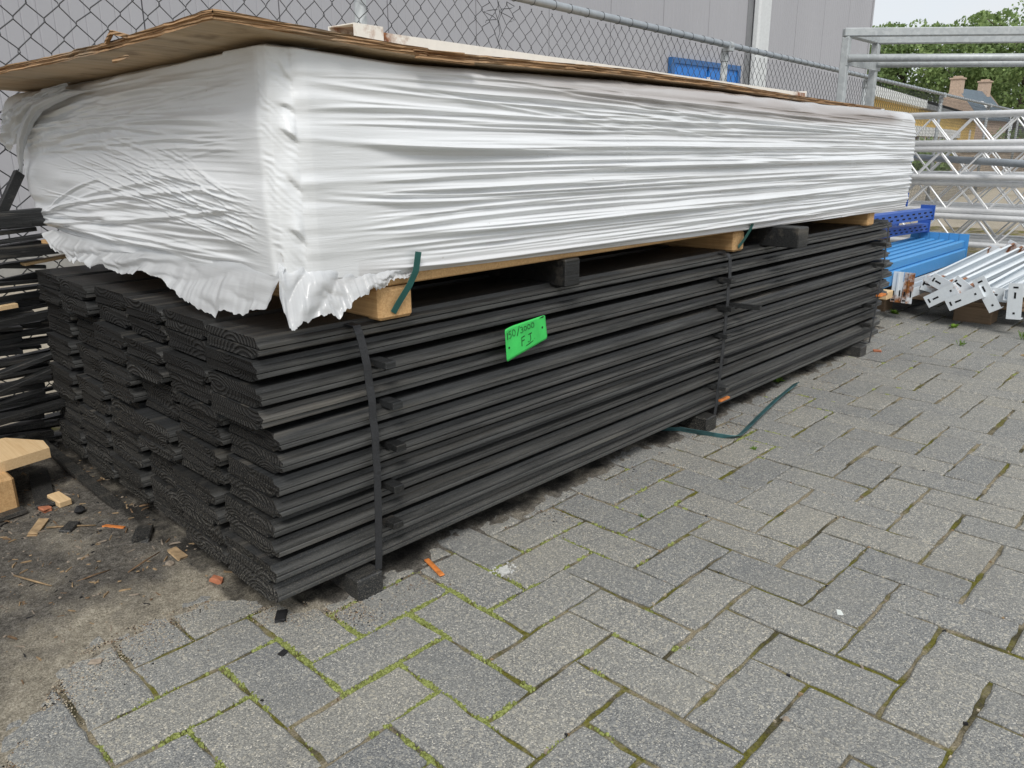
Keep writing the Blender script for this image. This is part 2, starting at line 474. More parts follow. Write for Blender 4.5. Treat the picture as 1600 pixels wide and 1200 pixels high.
class MB:
    """collects boxes, tubes and sheets in world space; build() links them as one mesh object"""
    def __init__(self):
        self.v = []; self.f = []; self.mi = []; self.rust = []
    def add(self, v, f, mi=0, rust=0.0):
        b = len(self.v)
        self.v += [tuple(map(float, p)) for p in v]
        self.f += [tuple(i + b for i in q) for q in f]
        self.mi += [mi] * len(f)
        self.rust += list(rust) if hasattr(rust, '__len__') else [rust] * len(v)
        return self
    def box(self, lo, hi, mat=None, mi=0, bev=0.0, rust=0.0):
        (x0, y0, z0), (x1, y1, z1) = lo, hi
        if bev <= 0:
            v = [(x0, y0, z0), (x1, y0, z0), (x1, y1, z0), (x0, y1, z0), (x0, y0, z1), (x1, y0, z1), (x1, y1, z1), (x0, y1, z1)]
            f = [(0, 3, 2, 1), (4, 5, 6, 7), (0, 1, 5, 4), (1, 2, 6, 5), (2, 3, 7, 6), (3, 0, 4, 7)]
        else:
            b = min(bev, (x1 - x0) / 2.2, (y1 - y0) / 2.2, (z1 - z0) / 2.2)
            v = []
            for sx in (0, 1):
                for sy in (0, 1):
                    for sz in (0, 1):
                        X, Y, Z = (x0, x1)[sx], (y0, y1)[sy], (z0, z1)[sz]
                        ix, iy, iz = X + (b if sx == 0 else -b), Y + (b if sy == 0 else -b), Z + (b if sz == 0 else -b)
                        v += [(X, iy, iz), (ix, Y, iz), (ix, iy, Z)]
            I = lambda sx, sy, sz, a: (sx * 4 + sy * 2 + sz) * 3 + a
            f = []
            for s in (0, 1):
                q = [I(s, 0, 0, 0), I(s, 1, 0, 0), I(s, 1, 1, 0), I(s, 0, 1, 0)]; f.append(q if s else q[::-1])
                q = [I(0, s, 0, 1), I(1, s, 0, 1), I(1, s, 1, 1), I(0, s, 1, 1)]; f.append(q[::-1] if s else q)
                q = [I(0, 0, s, 2), I(1, 0, s, 2), I(1, 1, s, 2), I(0, 1, s, 2)]; f.append(q if s else q[::-1])
            for a, b2 in ((0, 0), (0, 1), (1, 0), (1, 1)):
                f.append([I(0, a, b2, 1), I(1, a, b2, 1), I(1, a, b2, 2), I(0, a, b2, 2)])
                f.append([I(a, 0, b2, 0), I(a, 1, b2, 0), I(a, 1, b2, 2), I(a, 0, b2, 2)])
                f.append([I(a, b2, 0, 0), I(a, b2, 1, 0), I(a, b2, 1, 1), I(a, b2, 0, 1)])
            for sx in (0, 1):
                for sy in (0, 1):
                    for sz in (0, 1):
                        f.append([I(sx, sy, sz, 0), I(sx, sy, sz, 1), I(sx, sy, sz, 2)])
            f = fix_winding(v, f)
        if mat is not None:
            v = [tuple(mat @ Vector(p)) for p in v]
        return self.add(v, f, mi, rust)
    def bar(self, p, q, w, t, up=(0, 0, 1), mi=0, bev=0.0, rust=0.0):
        """box from p to q, w across, t along up"""
        p, q = Vector(p), Vector(q)
        d = (q - p); L = d.length; d.normalize()
        s = Vector(up).cross(d).normalized(); u = d.cross(s)
        m = Matrix((d, s, u)).transposed().to_4x4(); m.translation = p
        return self.box((0, -w / 2, -t / 2), (L, w / 2, t / 2), m, mi, bev, rust)
    def tube(self, pts, r, n=8, mi=0, cap=True, rust=0.0):
        pts = [Vector(p) for p in pts]
        rs = r if hasattr(r, '__len__') else [r] * len(pts)
        v = []; f = []
        up = Vector((0, 0, 1))
        for i, p in enumerate(pts):
            d = (pts[min(i + 1, len(pts) - 1)] - pts[max(i - 1, 0)]).normalized()
            s = d.cross(up)
            if s.length < 1e-3: s = d.cross(Vector((1, 0, 0)))
            s.normalize(); u = s.cross(d)
            for k in range(n):
                a = 2 * math.pi * k / n
                v.append(p + (s * math.cos(a) + u * math.sin(a)) * rs[i])
        for i in range(len(pts) - 1):
            for k in range(n):
                a, b = i * n + k, i * n + (k + 1) % n
                f.append((a, b, b + n, a + n))
        if cap:
            f.append(tuple(range(n))[::-1]); f.append(tuple(range((len(pts) - 1) * n, len(pts) * n)))
        return self.add(v, f, mi, rust)
    def build(self, name, mats, parent=None, loc=None, smooth=False, kind=None):
        a = np.array(self.v)
        if loc is None:
            loc = ((a[:, 0].min() + a[:, 0].max()) / 2, (a[:, 1].min() + a[:, 1].max()) / 2, a[:, 2].min())
        return mesh_obj(name, a, self.f, mats, parent, loc, self.mi, smooth, {'rust': self.rust} if any(self.rust) else None, kind)

def fix_winding(v, f):
    c = np.mean(np.array(v), 0); out = []
    for q in f:
        p = [np.array(v[i]) for i in q]
        n = np.cross(p[1] - p[0], p[2] - p[0])
        out.append(tuple(q) if n @ (np.mean(p, 0) - c) > 0 else tuple(q[::-1]))
    return out

def vnoise(x, y, seed=0):
    """smooth value noise on arrays, about -1..1"""
    r = np.random.default_rng(seed).uniform(-1, 1, (256, 256))
    xi = np.floor(x).astype(int); yi = np.floor(y).astype(int)
    fx = x - xi; fy = y - yi
    fx = fx * fx * (3 - 2 * fx); fy = fy * fy * (3 - 2 * fy)
    g = lambda a, b: r[a % 256, b % 256]
    return (g(xi, yi) * (1 - fx) + g(xi + 1, yi) * fx) * (1 - fy) + (g(xi, yi + 1) * (1 - fx) + g(xi + 1, yi + 1) * fx) * fy

def fbm(x, y, seed=0, oct=4):
    s = 0; a = 1
    for i in range(oct):
        s = s + a * vnoise(x * 2 ** i, y * 2 ** i, seed + i); a *= 0.5
    return s

def grid_faces(nu, nv, wrap=False):
    iu = np.arange(nu if wrap else nu - 1); iv = np.arange(nv - 1)
    U, V = np.meshgrid(iu, iv, indexing='ij')
    a = U * nv + V; b = ((U + 1) % nu) * nv + V
    return np.stack([a, b, b + 1, a + 1], -1).reshape(-1, 4)

def sstep(a, b, x):
    t = np.clip((x - a) / (b - a), 0, 1)
    return t * t * (3 - 2 * t)

# ================================================================== SETTING: ground
g = mesh_obj('ground', [(-60, -60, -0.03), (240, -60, -0.03), (240, 180, -0.03), (-60, 180, -0.03)], [(0, 1, 2, 3)], M['ground'], kind='structure')

# pavement: joint sand sheet with pavers laid in a herringbone
U = 0.1066
PX0, PY0 = 0.5755, 0.9385
def cell_xy(i, j):
    return PX0 + i * U, PY0 + j * U

bed_v = [(-1.5, -5, -0.0038), (9.5, -5, -0.0038), (9.5, 2.75, -0.0038), (-1.5, 2.75, -0.0038)]
pavement = mesh_obj('pavement', bed_v, [(0, 1, 2, 3)], M['joint'], loc=(0, 0, -0.0038), kind='structure')

def paver_mesh(name, seed):
    r = np.random.default_rng(seed)
    L, W = 2 * U - 0.0078, U - 0.0078
    c = 0.0038
    nx, ny = 9, 5
    top = []
    xs = np.linspace(-L / 2 + c, L / 2 - c, nx); ys = np.linspace(-W / 2 + c, W / 2 - c, ny)
    for x in xs:
        for y in ys:
            e = 0.0019
            top.append((x + r.uniform(-e, e), y + r.uniform(-e, e), r.uniform(-0.0006, 0.0003)))
    f = [(i * ny + j, (i + 1) * ny + j, (i + 1) * ny + j + 1, i * ny + j + 1) for i in range(nx - 1) for j in range(ny - 1)]
    ring = [i * ny for i in range(nx)] + [(nx - 1) * ny + j for j in range(1, ny)] + [i * ny + ny - 1 for i in range(nx - 2, -1, -1)] + [j for j in range(ny - 2, 0, -1)]
    v = list(top); n = len(ring)
    for dz, ex in ((-0.003, c), (-0.03, c)):
        for i in ring:
            x, y, z = top[i]
            sx = (1 if x > L / 2 - c - 0.004 else -1 if x < -L / 2 + c + 0.004 else 0)
            sy = (1 if y > W / 2 - c - 0.004 else -1 if y < -W / 2 + c + 0.004 else 0)
            j = r.uniform(-0.0014, 0.0014)
            v.append((x + sx * (ex + j), y + sy * (ex + j), dz))
    b0 = len(top)
    for k in range(n):
        k2 = (k + 1) % n
        f.append((ring[k2], ring[k], b0 + k, b0 + k2))
        f.append((b0 + k2, b0 + k, b0 + n + k, b0 + n + k2))
    me = bpy.data.meshes.new(name)
    me.from_pydata([tuple(p) for p in v], [], [q[::-1] if False else q for q in f])
    me.materials.append(M['paver'])
    me.update()
    return me
paver_meshes = [paver_mesh('paver', s) for s in range(8)]

cells = []
Rw = np.array([[CX.x, CX.y, CX.z], [CY.x, CY.y, CY.z], [CZ.x, CZ.y, CZ.z]])
for i in range(-14, 62):
    for j in range(-46, 14):
        k = (i - j) % 4
        if k == 0:
            x, y = cell_xy(i + 1, j + 0.5); rot = 0.0
        elif k == 2:
            x, y = cell_xy(i + 0.5, j); rot = math.pi / 2
        else:
            continue
        if x > 7.2 or y > 2.4 or (y > 1.5 and x < 3.6): continue
        if y > 1.62 and x > 3.4 and x < 5.5: continue
        d = Rw @ np.array([x, y, -0.84])
        if d[2] > -0.25: continue
        px = 800 + 1219 * d[0] / -d[2]; py = 600 - 1219 * d[1] / -d[2]
        if px < -170 or px > 1780 or py > 1400: continue
        area = 1.0 / (-d[2]) ** 3
        cells.append((area, x, y, rot))
cells.sort(key=lambda c: -c[0])
stuff_v = []; stuff_f = []
for n, (ar, x, y, rot) in enumerate(cells):
    dz = 0.0004 + abs(rng.normal(0, 0.0010)); tx, ty = rng.normal(0, 0.0065, 2); tx, ty = np.clip((tx, ty), -0.012, 0.012); rz = rot + rng.normal(0, 0.008)
    if rng.random() < 0.5: rz += math.pi
    jx, jy = rng.normal(0, 0.0017, 2)
    me = paver_meshes[n % 8]
    if n < 300:
        o = bpy.data.objects.new('paver', me); COL.objects.link(o)
        o.parent = pavement
        o.location = (x + jx, y + jy, dz + 0.0038); o.rotation_euler = (tx, ty, rz)
    else:
        mm = Matrix.Translation((x + jx, y + jy, dz)) @ Euler((tx, ty, rz)).to_matrix().to_4x4()
        b = len(stuff_v)
        stuff_v += [tuple(mm @ v.co) for v in me.vertices]
        stuff_f += [tuple(i + b for i in p.vertices) for p in me.polygons]
mesh_obj('paver_field', stuff_v, stuff_f, M['paver'], pavement, (3, 0, 0), kind='stuff')

# soil and sand drifted over the pavers at the left and under the stack
nx, ny = 380, 150
X, Y = np.meshgrid(np.linspace(-0.75, 3.9, nx), np.linspace(0.9, 2.62, ny), indexing='ij')
# finer sampling near the camera
X = -0.75 + 4.65 * ((np.linspace(0, 1, nx)[:, None] ** 1.25) + 0 * Y)
yb = np.interp(X, [-0.75, 0.10, 0.2, 0.27, 0.33, 0.45, 0.56, 0.63, 0.72, 0.9, 1.5, 3.3, 3.9], [0.86, 1.08, 1.2, 1.30, 1.345, 1.35, 1.33, 1.215, 1.155, 1.165, 1.170, 1.180, 1.25])
nz = fbm(X * 9, Y * 9, 3, 5)
inside = (Y - yb) + np.where(X > 0.7, 0.03, 0.05) * nz + 0.02 * fbm(X * 40, Y * 40, 51, 3)
hh = np.where(inside > 0, 0.0145 * (1 - np.exp(-np.maximum(inside, 0) / 0.09)), inside * 0.25)
hh = hh + 0.0030 * fbm(X * 70, Y * 70, 11, 3) * sstep(-0.02, 0.05, inside) + 0.010 * np.maximum(0, fbm(X * 6, Y * 6, 21, 4)) * sstep(0.02, 0.2, inside) * (X < 0.62)
Z = np.clip(hh - 0.0022, -0.02, 0.05)
soilf = sstep(0.0, 0.30, inside + 0.03 * nz) * 0.75
soilf = np.where(X > 0.70, 0.75, soilf)
dust = np.where(X > 0.66, sstep(-0.01, 0.06, inside) * 0.62, sstep(0.66, 0.60, np.abs(X - 0.6) * 3 + 0.52) * 0.6)
mesh_obj('sand_and_soil', np.stack([X, Y, Z], -1).reshape(-1, 3), grid_faces(nx, ny), M['soil'], None, (0, 1.3, 0), smooth=True,
         attrs={'soil': soilf.ravel(), 'dust': dust.ravel()}, kind='structure')

# moss cushions sitting in the joints
def joint_points(n, centres):
    pts = []
    for cx, cy, sx, sy, w in centres:
        subs = [(cx + rng.normal(0, sx), cy + rng.normal(0, sy), rng.uniform(0.003, 0.012)) for _ in range(6)]
        for _ in range(int(n * w)):
            bx, by, bs = subs[rng.integers(6)] if sx > 0 else (cx, cy, 0)
            x, y = bx + rng.normal(0, bs), by + rng.normal(0, bs)
            i0, j0 = (x - PX0) / U, (y - PY0) / U
            i, j = math.floor(i0), math.floor(j0)
            k = (i - j) % 4
            # borders of this cell that are joints (not the middle of a paver)
            b = []
            if k != 1: b.append((i, None))
            if k != 0: b.append((i + 1, None))
            if k != 3: b.append((None, j + 1))
            if k != 2: b.append((None, j))
            bi, bj = b[rng.integers(len(b))]
            jit = rng.normal(0, 0.0034)
            if bi is not None: p = (PX0 + bi * U + jit, y)
            else: p = (x, PY0 + bj * U + jit)
            pts.append(p)
    return pts
clump = []
cent = [(0.66, 0.93, 0.05, 0.05, 1.0), (0.79, 0.96, 0.05, 0.05, 1.0), (0.67, 0.80, 0.06, 0.06, 1.0), (0.57, 1.12, 0.05, 0.03, 0.7), (0.71, 1.09, 0.04, 0.03, 0.6),
        (0.80, 1.04, 0.05, 0.03, 0.7), (0.91, 1.06, 0.03, 0.02, 0.5), (0.55, 0.88, 0.09, 0.09, 0.5), (0.37, 1.02, 0.05, 0.05, 0.25), (1.18, 0.98, 0.08, 0.04, 0.35),
        (1.45, 0.97, 0.1, 0.06, 0.25), (2.02, 0.97, 0.06, 0.05, 0.5), (2.4, 1.0, 0.3, 0.08, 0.5), (0.85, 0.75, 0.2, 0.15, 0.4), (3.2, 0.9, 0.4, 0.2, 0.7), (3.9, 1.1, 0.25, 0.12, 0.8), (3.6, 0.4, 0.5, 0.3, 0.35)]
mv = []; mf = []; mt = []
for (x, y) in joint_points(1200, cent):
    r = abs(rng.normal(0.0012, 0.0010)) + 0.0006; h = r * rng.uniform(0.25, 0.55)
    z0 = -0.0036; b = len(mv); a0 = rng.uniform(0, 6.28); t = rng.random()
    for kk in range(5):
        a = a0 + kk * 1.2566; mv.append((x + r * math.cos(a), y + r * math.sin(a), z0))
    for kk in range(5):
        a = a0 + kk * 1.2566 + .6; mv.append((x + .7 * r * math.cos(a), y + .7 * r * math.sin(a), z0 + 0.0022 + .6 * h))
    mv.append((x, y, z0 + 0.0027 + h)); mt += [t] * 11
    for kk in range(5):
        k2 = (kk + 1) % 5
        mf += [(b + kk, b + k2, b + 5 + kk), (b + k2, b + 5 + k2, b + 5 + kk), (b + 5 + kk, b + 5 + k2, b + 10)]
mo = mesh_obj('moss', mv, mf, M['moss_bright'], None, (0.7, 0.95, 0), attrs={'tone': mt}, kind='stuff', smooth=True)
tag(mo, 'bright green moss cushions growing in the paver joints', 'moss')

# ================================================================== SETTING: warehouse behind the fence
WY = 6.5
wh = thing('warehouse', 'long grey clad warehouse wall behind the chain link fence', 'warehouse', (6, WY, 0))
def panel_mesh(w, h, ribs, seam=0.012):
    v = []; f = []
    prof = [(0, 0.03), (0, 0.0), (0.004, 0.0)]
    for kx in range(ribs):
        x = w * (kx + 1) / (ribs + 1)
        if kx < ribs:
            prof += [(x - 0.006, 0.0), (x - 0.003, 0.0035), (x + 0.003, 0.0035), (x + 0.006, 0.0)]
    prof += [(w - seam - 0.004, 0.0), (w - seam, 0.0), (w - seam, 0.03)]
    for (x, y) in prof:
        v += [(x, y, 0), (x, y, h)]
    for kx in range(len(prof) - 1):
        a = 2 * kx
        f.append((a, a + 2, a + 3, a + 1))
    me = bpy.data.meshes.new('wall_panel'); me.from_pydata(v, [], f); me.materials.append(M['wall']); me.update()
    return me
pm = panel_mesh(1.16, 5.2, 10)
xw = -5.4
while xw < 11.9:
    o = bpy.data.objects.new('wall_panel', pm); COL.objects.link(o)
    place(o, wh, (xw, WY, 0.18)); xw += 1.16
pm2 = panel_mesh(1.06, 5.2, 12)
xw = 12.5
while xw < 16.4:
    o = bpy.data.objects.new('wall_panel', pm2); COL.objects.link(o)
    place(o, wh, (xw, WY - 0.03, 0.18)); xw += 1.06
MB().box((-5.5, WY - 0.02, -0.05), (16.74, WY + 0.2, 0.18)).build('plinth', M['plinth'], wh)
MB().box((-5.5, WY + 0.032, 0.18), (16.72, WY + 12, 5.36)).build('building_core', M['wall'], wh)
MB().box((16.74, WY - 0.045, 0.16), (16.80, WY + 12, 5.42)).build('corner_trim', M['wall'], wh)
MB().box((-5.5, WY - 0.06, 5.37), (16.9, WY + 12, 5.5)).build('roof_edge', M['roof_grey'], wh)
b = MB(); b.box((11.94, WY - 0.012, 0.18), (12.10, WY + 0.03, 5.37)); b.build('dark_joint', M['roof_grey'], wh)
b = MB(); b.box((12.10, WY - 0.13, 0.1), (12.48, WY - 0.005, 5.37), bev=0.03); b.build('downpipe', M['downpipe'], wh)
dl = MB().box((9.9, WY - 0.05, 0.0), (10.78, WY - 0.01, 1.97)).box((10.84, WY - 0.05, 0.0), (11.66, WY - 0.01, 1.97)).build('door', M['door_blue'], wh)
MB().box((9.82, WY - 0.07, 1.97), (11.74, WY - 0.012, 2.04)).box((9.82, WY - 0.07, 0), (9.9, WY - 0.012, 1.97)).box((11.66, WY - 0.07, 0), (11.74, WY - 0.012, 1.97)).build('frame', M['door_frame'], dl)
MB().box((10.785, WY - 0.075, 0.3), (10.835, WY - 0.03, 1.83)).build('handle', M['white_paint'], dl)

# ================================================================== chain link fence
FD = Vector((0.99527, 0.09711, 0)).normalized()
FN = Vector((-FD.y, FD.x, 0))
F0 = Vector((0.82, 2.6, 0))
fence = thing('chain_link_fence', 'tall chain link fence on grey posts behind the stacked timber', 'fence', tuple(F0))
def fp(s, z, off=0.0):
    p = F0 + FD * s + FN * off
    return (p.x, p.y, z)
post_s = [-1.95, 1.18, 4.57, 8.1, 11.9, 15.9, 20, 24.5]
for s in post_s:
    b = MB().tube([fp(s, -0.02, 0.03), fp(s, 1.475, 0.03)], 0.0245, 14)
    po = b.build('post', M['galvanised'], fence, smooth=True)
    MB().tube([fp(s, 1.43, 0.03), fp(s, 1.50, 0.03)], [0.0285, 0.0285], 14).box((-0.034, -0.034, 0), (0.034, 0.034, 0.035), Matrix.Translation(fp(s, 1.495, 0.012))).tube([fp(s - 0.022, 1.533), fp(s + 0.022, 1.533)], 0.0275, 14).build('post_cap', M['galvanised'], po)
b = MB().tube([fp(-3.2, 1.533), fp(26, 1.533)], 0.0205, 14)
b.build('top_rail', M['rail_grey'], fence, smooth=True)
# woven wires: every wire is a zigzag, neighbours hook into each other
D = 0.0425
segs = 35
def wire_tubes(polylines, r, n=4):
    vs = []; fs = []; base = 0
    for P in polylines:
        P = np.asarray(P); m = len(P)
        d = np.gradient(P, axis=0); d /= np.linalg.norm(d, axis=1, keepdims=True) + 1e-9
        ref = np.array([FN.x, FN.y, 0.0])
        a = np.cross(d, ref); a /= np.linalg.norm(a, axis=1, keepdims=True) + 1e-9
        bb = np.cross(d, a)
        ang = np.arange(n) * 2 * np.pi / n
        ring = P[:, None, :] + r * (a[:, None, :] * np.cos(ang)[None, :, None] + bb[:, None, :] * np.sin(ang)[None, :, None])
        vs.append(ring.reshape(-1, 3))
        i = np.arange(m - 1)[:, None]; k = np.arange(n)[None, :]
        A = i * n + k; B = i * n + (k + 1) % n
        fs.append((np.stack([A, B, B + n, A + n], -1).reshape(-1, 4) + base)); base += m * n
    return np.concatenate(vs), np.concatenate(fs)
wires = []
nw = int(29 / D / 1)
for w in range(nw):
    s0 = -3.0 + w * D
    if s0 > 25.5: break
    z = 1.495 - np.arange(segs + 1) * D
    zig = np.where(np.arange(segs + 1) % 2 == (w % 2), -0.5, 0.5) * D * 1.06
    jit = rng.normal(0, 0.0016, segs + 1)
    sway = 0.006 * vnoise(np.full(segs + 1, s0 * 1.5), z * 3, 5) + 0.004 * vnoise(np.full(segs + 1, s0 * 5), z * 7, 9)
    s = s0 + zig + jit + sway
    # the mended tear where the wires were pulled together
    pull = np.exp(-((s - 2.0) / 0.10) ** 2) * np.exp(-((z - 1.44) / 0.16) ** 2)
    s = s - 0.55 * (s - 2.0) * pull
    zz = z + rng.normal(0, 0.0015, segs + 1) + 0.012 * pull * rng.normal(0, 1, segs + 1) + 0.008 * vnoise(s * 1.2, z * 2, 8)
    # little twists where neighbouring wires hook round each other
    pts = []
    for q in range(segs + 1):
        sg = 1 if zig[q] > 0 else -1
        pts.append(fp(s[q] - sg * 0.0015, zz[q] + 0.004, 0.0022 * sg)); pts.append(fp(s[q] - sg * 0.0015, zz[q] - 0.004, -0.0022 * sg))
    wires.append(pts)
# wire ends wrapped round the rail, and a mending wire
for t in np.arange(-3.0, 20, 0.155):
    tt = t + rng.normal(0, 0.012)
    wires.append([fp(tt + 0.004 * math.sin(a), 1.533 + 0.0222 * math.cos(a), 0.0222 * math.sin(a)) for a in np.linspace(0, 6.28, 11)])
wires.append([fp(2.0 + 0.01 * math.sin(q * 2.1), 1.56 - q * 0.028, 0.003) for q in range(14)])
wires.append([fp(2.05 + 0.06 * math.sin(q * 1.3), 1.50 - q * 0.012, -0.006) for q in range(8)])
wires.append([fp(1.93 + 0.05 * math.cos(q * 1.7), 1.46 - q * 0.011, -0.006) for q in range(7)])
wv_, wf_ = wire_tubes(wires, 0.00175)
mesh_obj('wire_mesh', wv_, wf_, M['wire'], fence, tuple(F0), kind='stuff', smooth=True)

# ================================================================== trees, houses far behind
def ray_at(d, depth):
    return Vector((0, 0, 0.84)) + Vector(d) * depth
def tree(loc, h, r, label, seed, lean=0.0):
    rr = np.random.default_rng(seed)
    x0, y0 = loc
    t = thing('broadleaf_tree', label, 'tree', (x0, y0, 0), 'trees behind the houses')
    b = MB()
    ch = h * 0.60
    b.tube([(x0, y0, -0.2), (x0 + 0.2 + lean, y0, h * 0.3), (x0 + 0.35 + lean, y0 + .2, h * 0.62), (x0 + lean, y0, h * 0.9)], [0.42, 0.33, 0.2, 0.05], 9)
    for kk in range(9):
        a = rr.uniform(0, 6.28); z = h * rr.uniform(0.3, 0.65)
        e = (x0 + math.cos(a) * r * .8, y0 + math.sin(a) * r * .8, z + h * rr.uniform(0.1, 0.28))
        b.tube([(x0 + .25 + lean, y0, z), ((x0 + e[0]) / 2 + .1, (y0 + e[1]) / 2, (z + e[2]) / 2 + .3), e], [0.16, 0.1, 0.03], 6)
    b.build('trunk', M['trunk'], t, smooth=True)
    C = []
    for kk in range(95):
        u = rr.normal(0, 1, 3); u /= np.linalg.norm(u)
        q = u * rr.uniform(0.35, 1.0) ** 0.6
        C.append((x0 + lean + q[0] * r, y0 + q[1] * r, ch + q[2] * h * 0.40 * (1.0 if q[2] > 0 else 0.85), rr.uniform(0.45, 1.05) * r * 0.24))
    P = []; T = []
    for (cx, cy, cz, cr) in C:
        n = 85
        d = rr.normal(0, 1, (n, 3)); d /= np.linalg.norm(d, axis=1)[:, None]
        rad = rr.uniform(0.5, 1.0, n)[:, None] ** 0.5
        P.append(np.array([cx, cy, cz]) + d * rad * cr * np.array([1.25, 1.25, 0.8])); T.append(np.clip(rr.normal(0.45, 0.2, n) + rr.normal(0, 0.16), 0, 1))
    P = np.concatenate(P); T = np.concatenate(T); n = len(P)
    sz = rr.uniform(0.13, 0.27, n)[:, None]
    a = rr.normal(0, 1, (n, 3)); a /= np.linalg.norm(a, axis=1)[:, None]
    c = np.cross(a, rr.normal(0, 1, (n, 3))); c /= np.linalg.norm(c, axis=1)[:, None]
    V = np.stack([P - a * sz, P + c * sz * 0.6, P + a * sz, P - c * sz * 0.6], 1).reshape(-1, 3)
    F = np.arange(4 * n).reshape(-1, 4)
    mesh_obj('crown', V, F, M['leaf_dark'], t, (x0, y0, ch), attrs={'tone': np.repeat(T, 4)})
    return t

tree((96, 38.5), 15.3, 5.4, 'tall green tree beside the warehouse corner, leftmost in the row', 1)
tree((97.0, 33.0), 14.2, 5.4, 'bushy green tree with a rounded top left of the brick chimney', 2)
tree((96, 26.5), 13.9, 5.8, 'large green tree rising above the two chimneys', 3)
tree((93, 20.6), 13.7, 5.6, 'big tree with gaps in its crown at the right edge', 4)
tree((106, 24.6), 13.4, 6.0, 'distant tree filling the gap right of the smaller chimney', 5)

yb_ = thing('yellow_building', 'low yellow building with white fascia beyond the fence', 'building', (40, 13, 0))
d1 = Vector((0.9865, 0.1634, 0)); nrm = Vector((0.1634, -0.9865, 0))
L0 = Vector((27.98, 11.01, 0))
def yp(s, off, z):
    p = L0 + d1 * s + nrm * off
    return (p.x, p.y, z)
def ybox(b, s0, s1, o0, o1, z0, z1, mi=0):
    m = Matrix((d1, -nrm, Vector((0, 0, 1)))).transposed().to_4x4(); m.translation = L0
    b.box((s0, -o1, z0), (s1, -o0, z1), m, mi)
    return b
ybox(MB(), -6, 40, -9, 0, -0.05, 2.72).build('wall', M['yellow_wall'], yb_)
ybox(MB(), -6.3, 13.0, -9.2, 0.35, 2.50, 2.84).build('fascia', M['white_paint'], yb_)
ybox(MB(), 13.01, 41, -9.2, 0.35, 2.50, 2.72).build('gutter', M['roof_grey'], yb_)
rb = MB()
for (a, bb, zt) in ((-6.3, 41, 3.7),):
    rb.add([yp(a, 0.3, 2.87), yp(bb, 0.3, 2.87), yp(bb, -4.5, zt), yp(a, -4.5, zt), yp(bb, -9.2, 2.87), yp(a, -9.2, 2.87)], [(0, 1, 2, 3), (3, 2, 4, 5), (0, 3, 5), (1, 4, 2)])
rb.build('roof', M['roof_grey'], yb_)
ybox(MB(), 3, 30, 0.0, 0.12, 1.30, 1.74).build('lintel_band', M['white_paint'], yb_)
for kx in range(6):
    s0 = 3.6 + kx * 4.3
    w = ybox(ybox(ybox(ybox(MB(), s0, s0 + 3.6, 0.0, 0.08, 0.42, 0.5), s0, s0 + 0.08, 0, 0.08, 0.5, 1.29), s0 + 3.52, s0 + 3.6, 0, 0.08, 0.5, 1.29), s0 + 1.75, s0 + 1.83, 0, 0.08, 0.5, 1.29)
    wo = w.build('window', M['white_paint'], yb_)
    ybox(MB(), s0 + 0.08, s0 + 1.74, 0.001, 0.03, 0.5, 1.28).build('pane', M['glass'], wo)
    ybox(MB(), s0 + 1.84, s0 + 3.5, 0.001, 0.03, 0.5, 1.28).build('pane', M['curtain'], wo)
ybox(MB(), 36.0, 36.9, 0.0, 0.05, 0, 1.9).build('door', M['white_paint'], yb_)

ho = thing('brick_house', 'brown brick house with slate roof and two chimneys under the trees', 'house', (80, 20.5, 0))
hd = Vector((1, -0.03, 0)).normalized(); hn = Vector((-0.03, -1, 0)).normalized()       # ridge direction, towards-viewer normal
H0 = Vector((75.0, 21.5, 0))
def hp(s, o, z):
    p = H0 + hd * s + hn * o
    return (p.x, p.y, z)
# gable wall facing the yard on the left, slate slope facing right
hw = MB()
hw.add([hp(0, 2.0, 0), hp(0, -2.0, 0), hp(0, -2.0, 3.2), hp(0, -0.3, 5.25), hp(0, 0.3, 5.25), hp(0, 2.0, 3.2),
        hp(8.5, 2.0, 0), hp(8.5, -2.0, 0), hp(8.5, -2.0, 3.2), hp(8.5, -0.3, 5.25), hp(8.5, 0.3, 5.25), hp(8.5, 2.0, 3.2)],
       [(0, 1, 2, 3, 4, 5), (11, 10, 9, 8, 7, 6), (0, 5, 11, 6), (1, 7, 8, 2)])
hw.build('wall', M['brick'], ho)
rf = MB()
rf.add([hp(0.12, 2.25, 2.95), hp(8.7, 2.25, 2.95), hp(8.7, 0, 5.45), hp(0.12, 0, 5.45), hp(0.12, -2.25, 2.95), hp(8.7, -2.25, 2.95),
        hp(0.12, 2.25, 2.83), hp(8.7, 2.25, 2.83), hp(8.7, -2.25, 2.83), hp(0.12, -2.25, 2.83)],
       [(0, 1, 2, 3), (3, 2, 5, 4), (1, 7, 8, 5, 2), (0, 6, 7, 1), (4, 5, 8, 9)])
rfo = rf.build('roof', M['slate'], ho)
def chimney(s, z0, z1, w, nm='chimney'):
    b = MB(); m = Matrix((hd, -hn, Vector((0, 0, 1)))).transposed().to_4x4(); m.translation = H0
    b.box((s - w, -w, z0), (s + w, w, z1), m)
    b.box((s - w * 1.2, -w * 1.2, z1 + 0.005), (s + w * 1.2, w * 1.2, z1 + 0.12), m)
    b.box((s - w * .7, -w * .7, z1 + 0.125), (s + w * .7, w * .7, z1 + 0.25), m)
    return b.build(nm, M['brick'], rfo)
chimney(0.45, 4.9, 6.1, 0.42)
chimney(7.6, 4.9, 6.2, 0.42)
skl = MB(); m_ = [hp(4.0, 1.5, 3.82), hp(4.8, 1.5, 3.82), hp(4.8, 0.9, 4.49), hp(4.0, 0.9, 4.49)]
skl.add(m_, [(0, 1, 2, 3)]); skl.build('skylight', M['white_paint'], rfo)
an = thing('slate_outbuilding', 'low grey slate outbuilding beyond the yellow building', 'outbuilding', (62, 11.6, 0))
q = [(60.5, 12.6), (66, 14.4), (68, 8.2), (62.5, 6.4)]
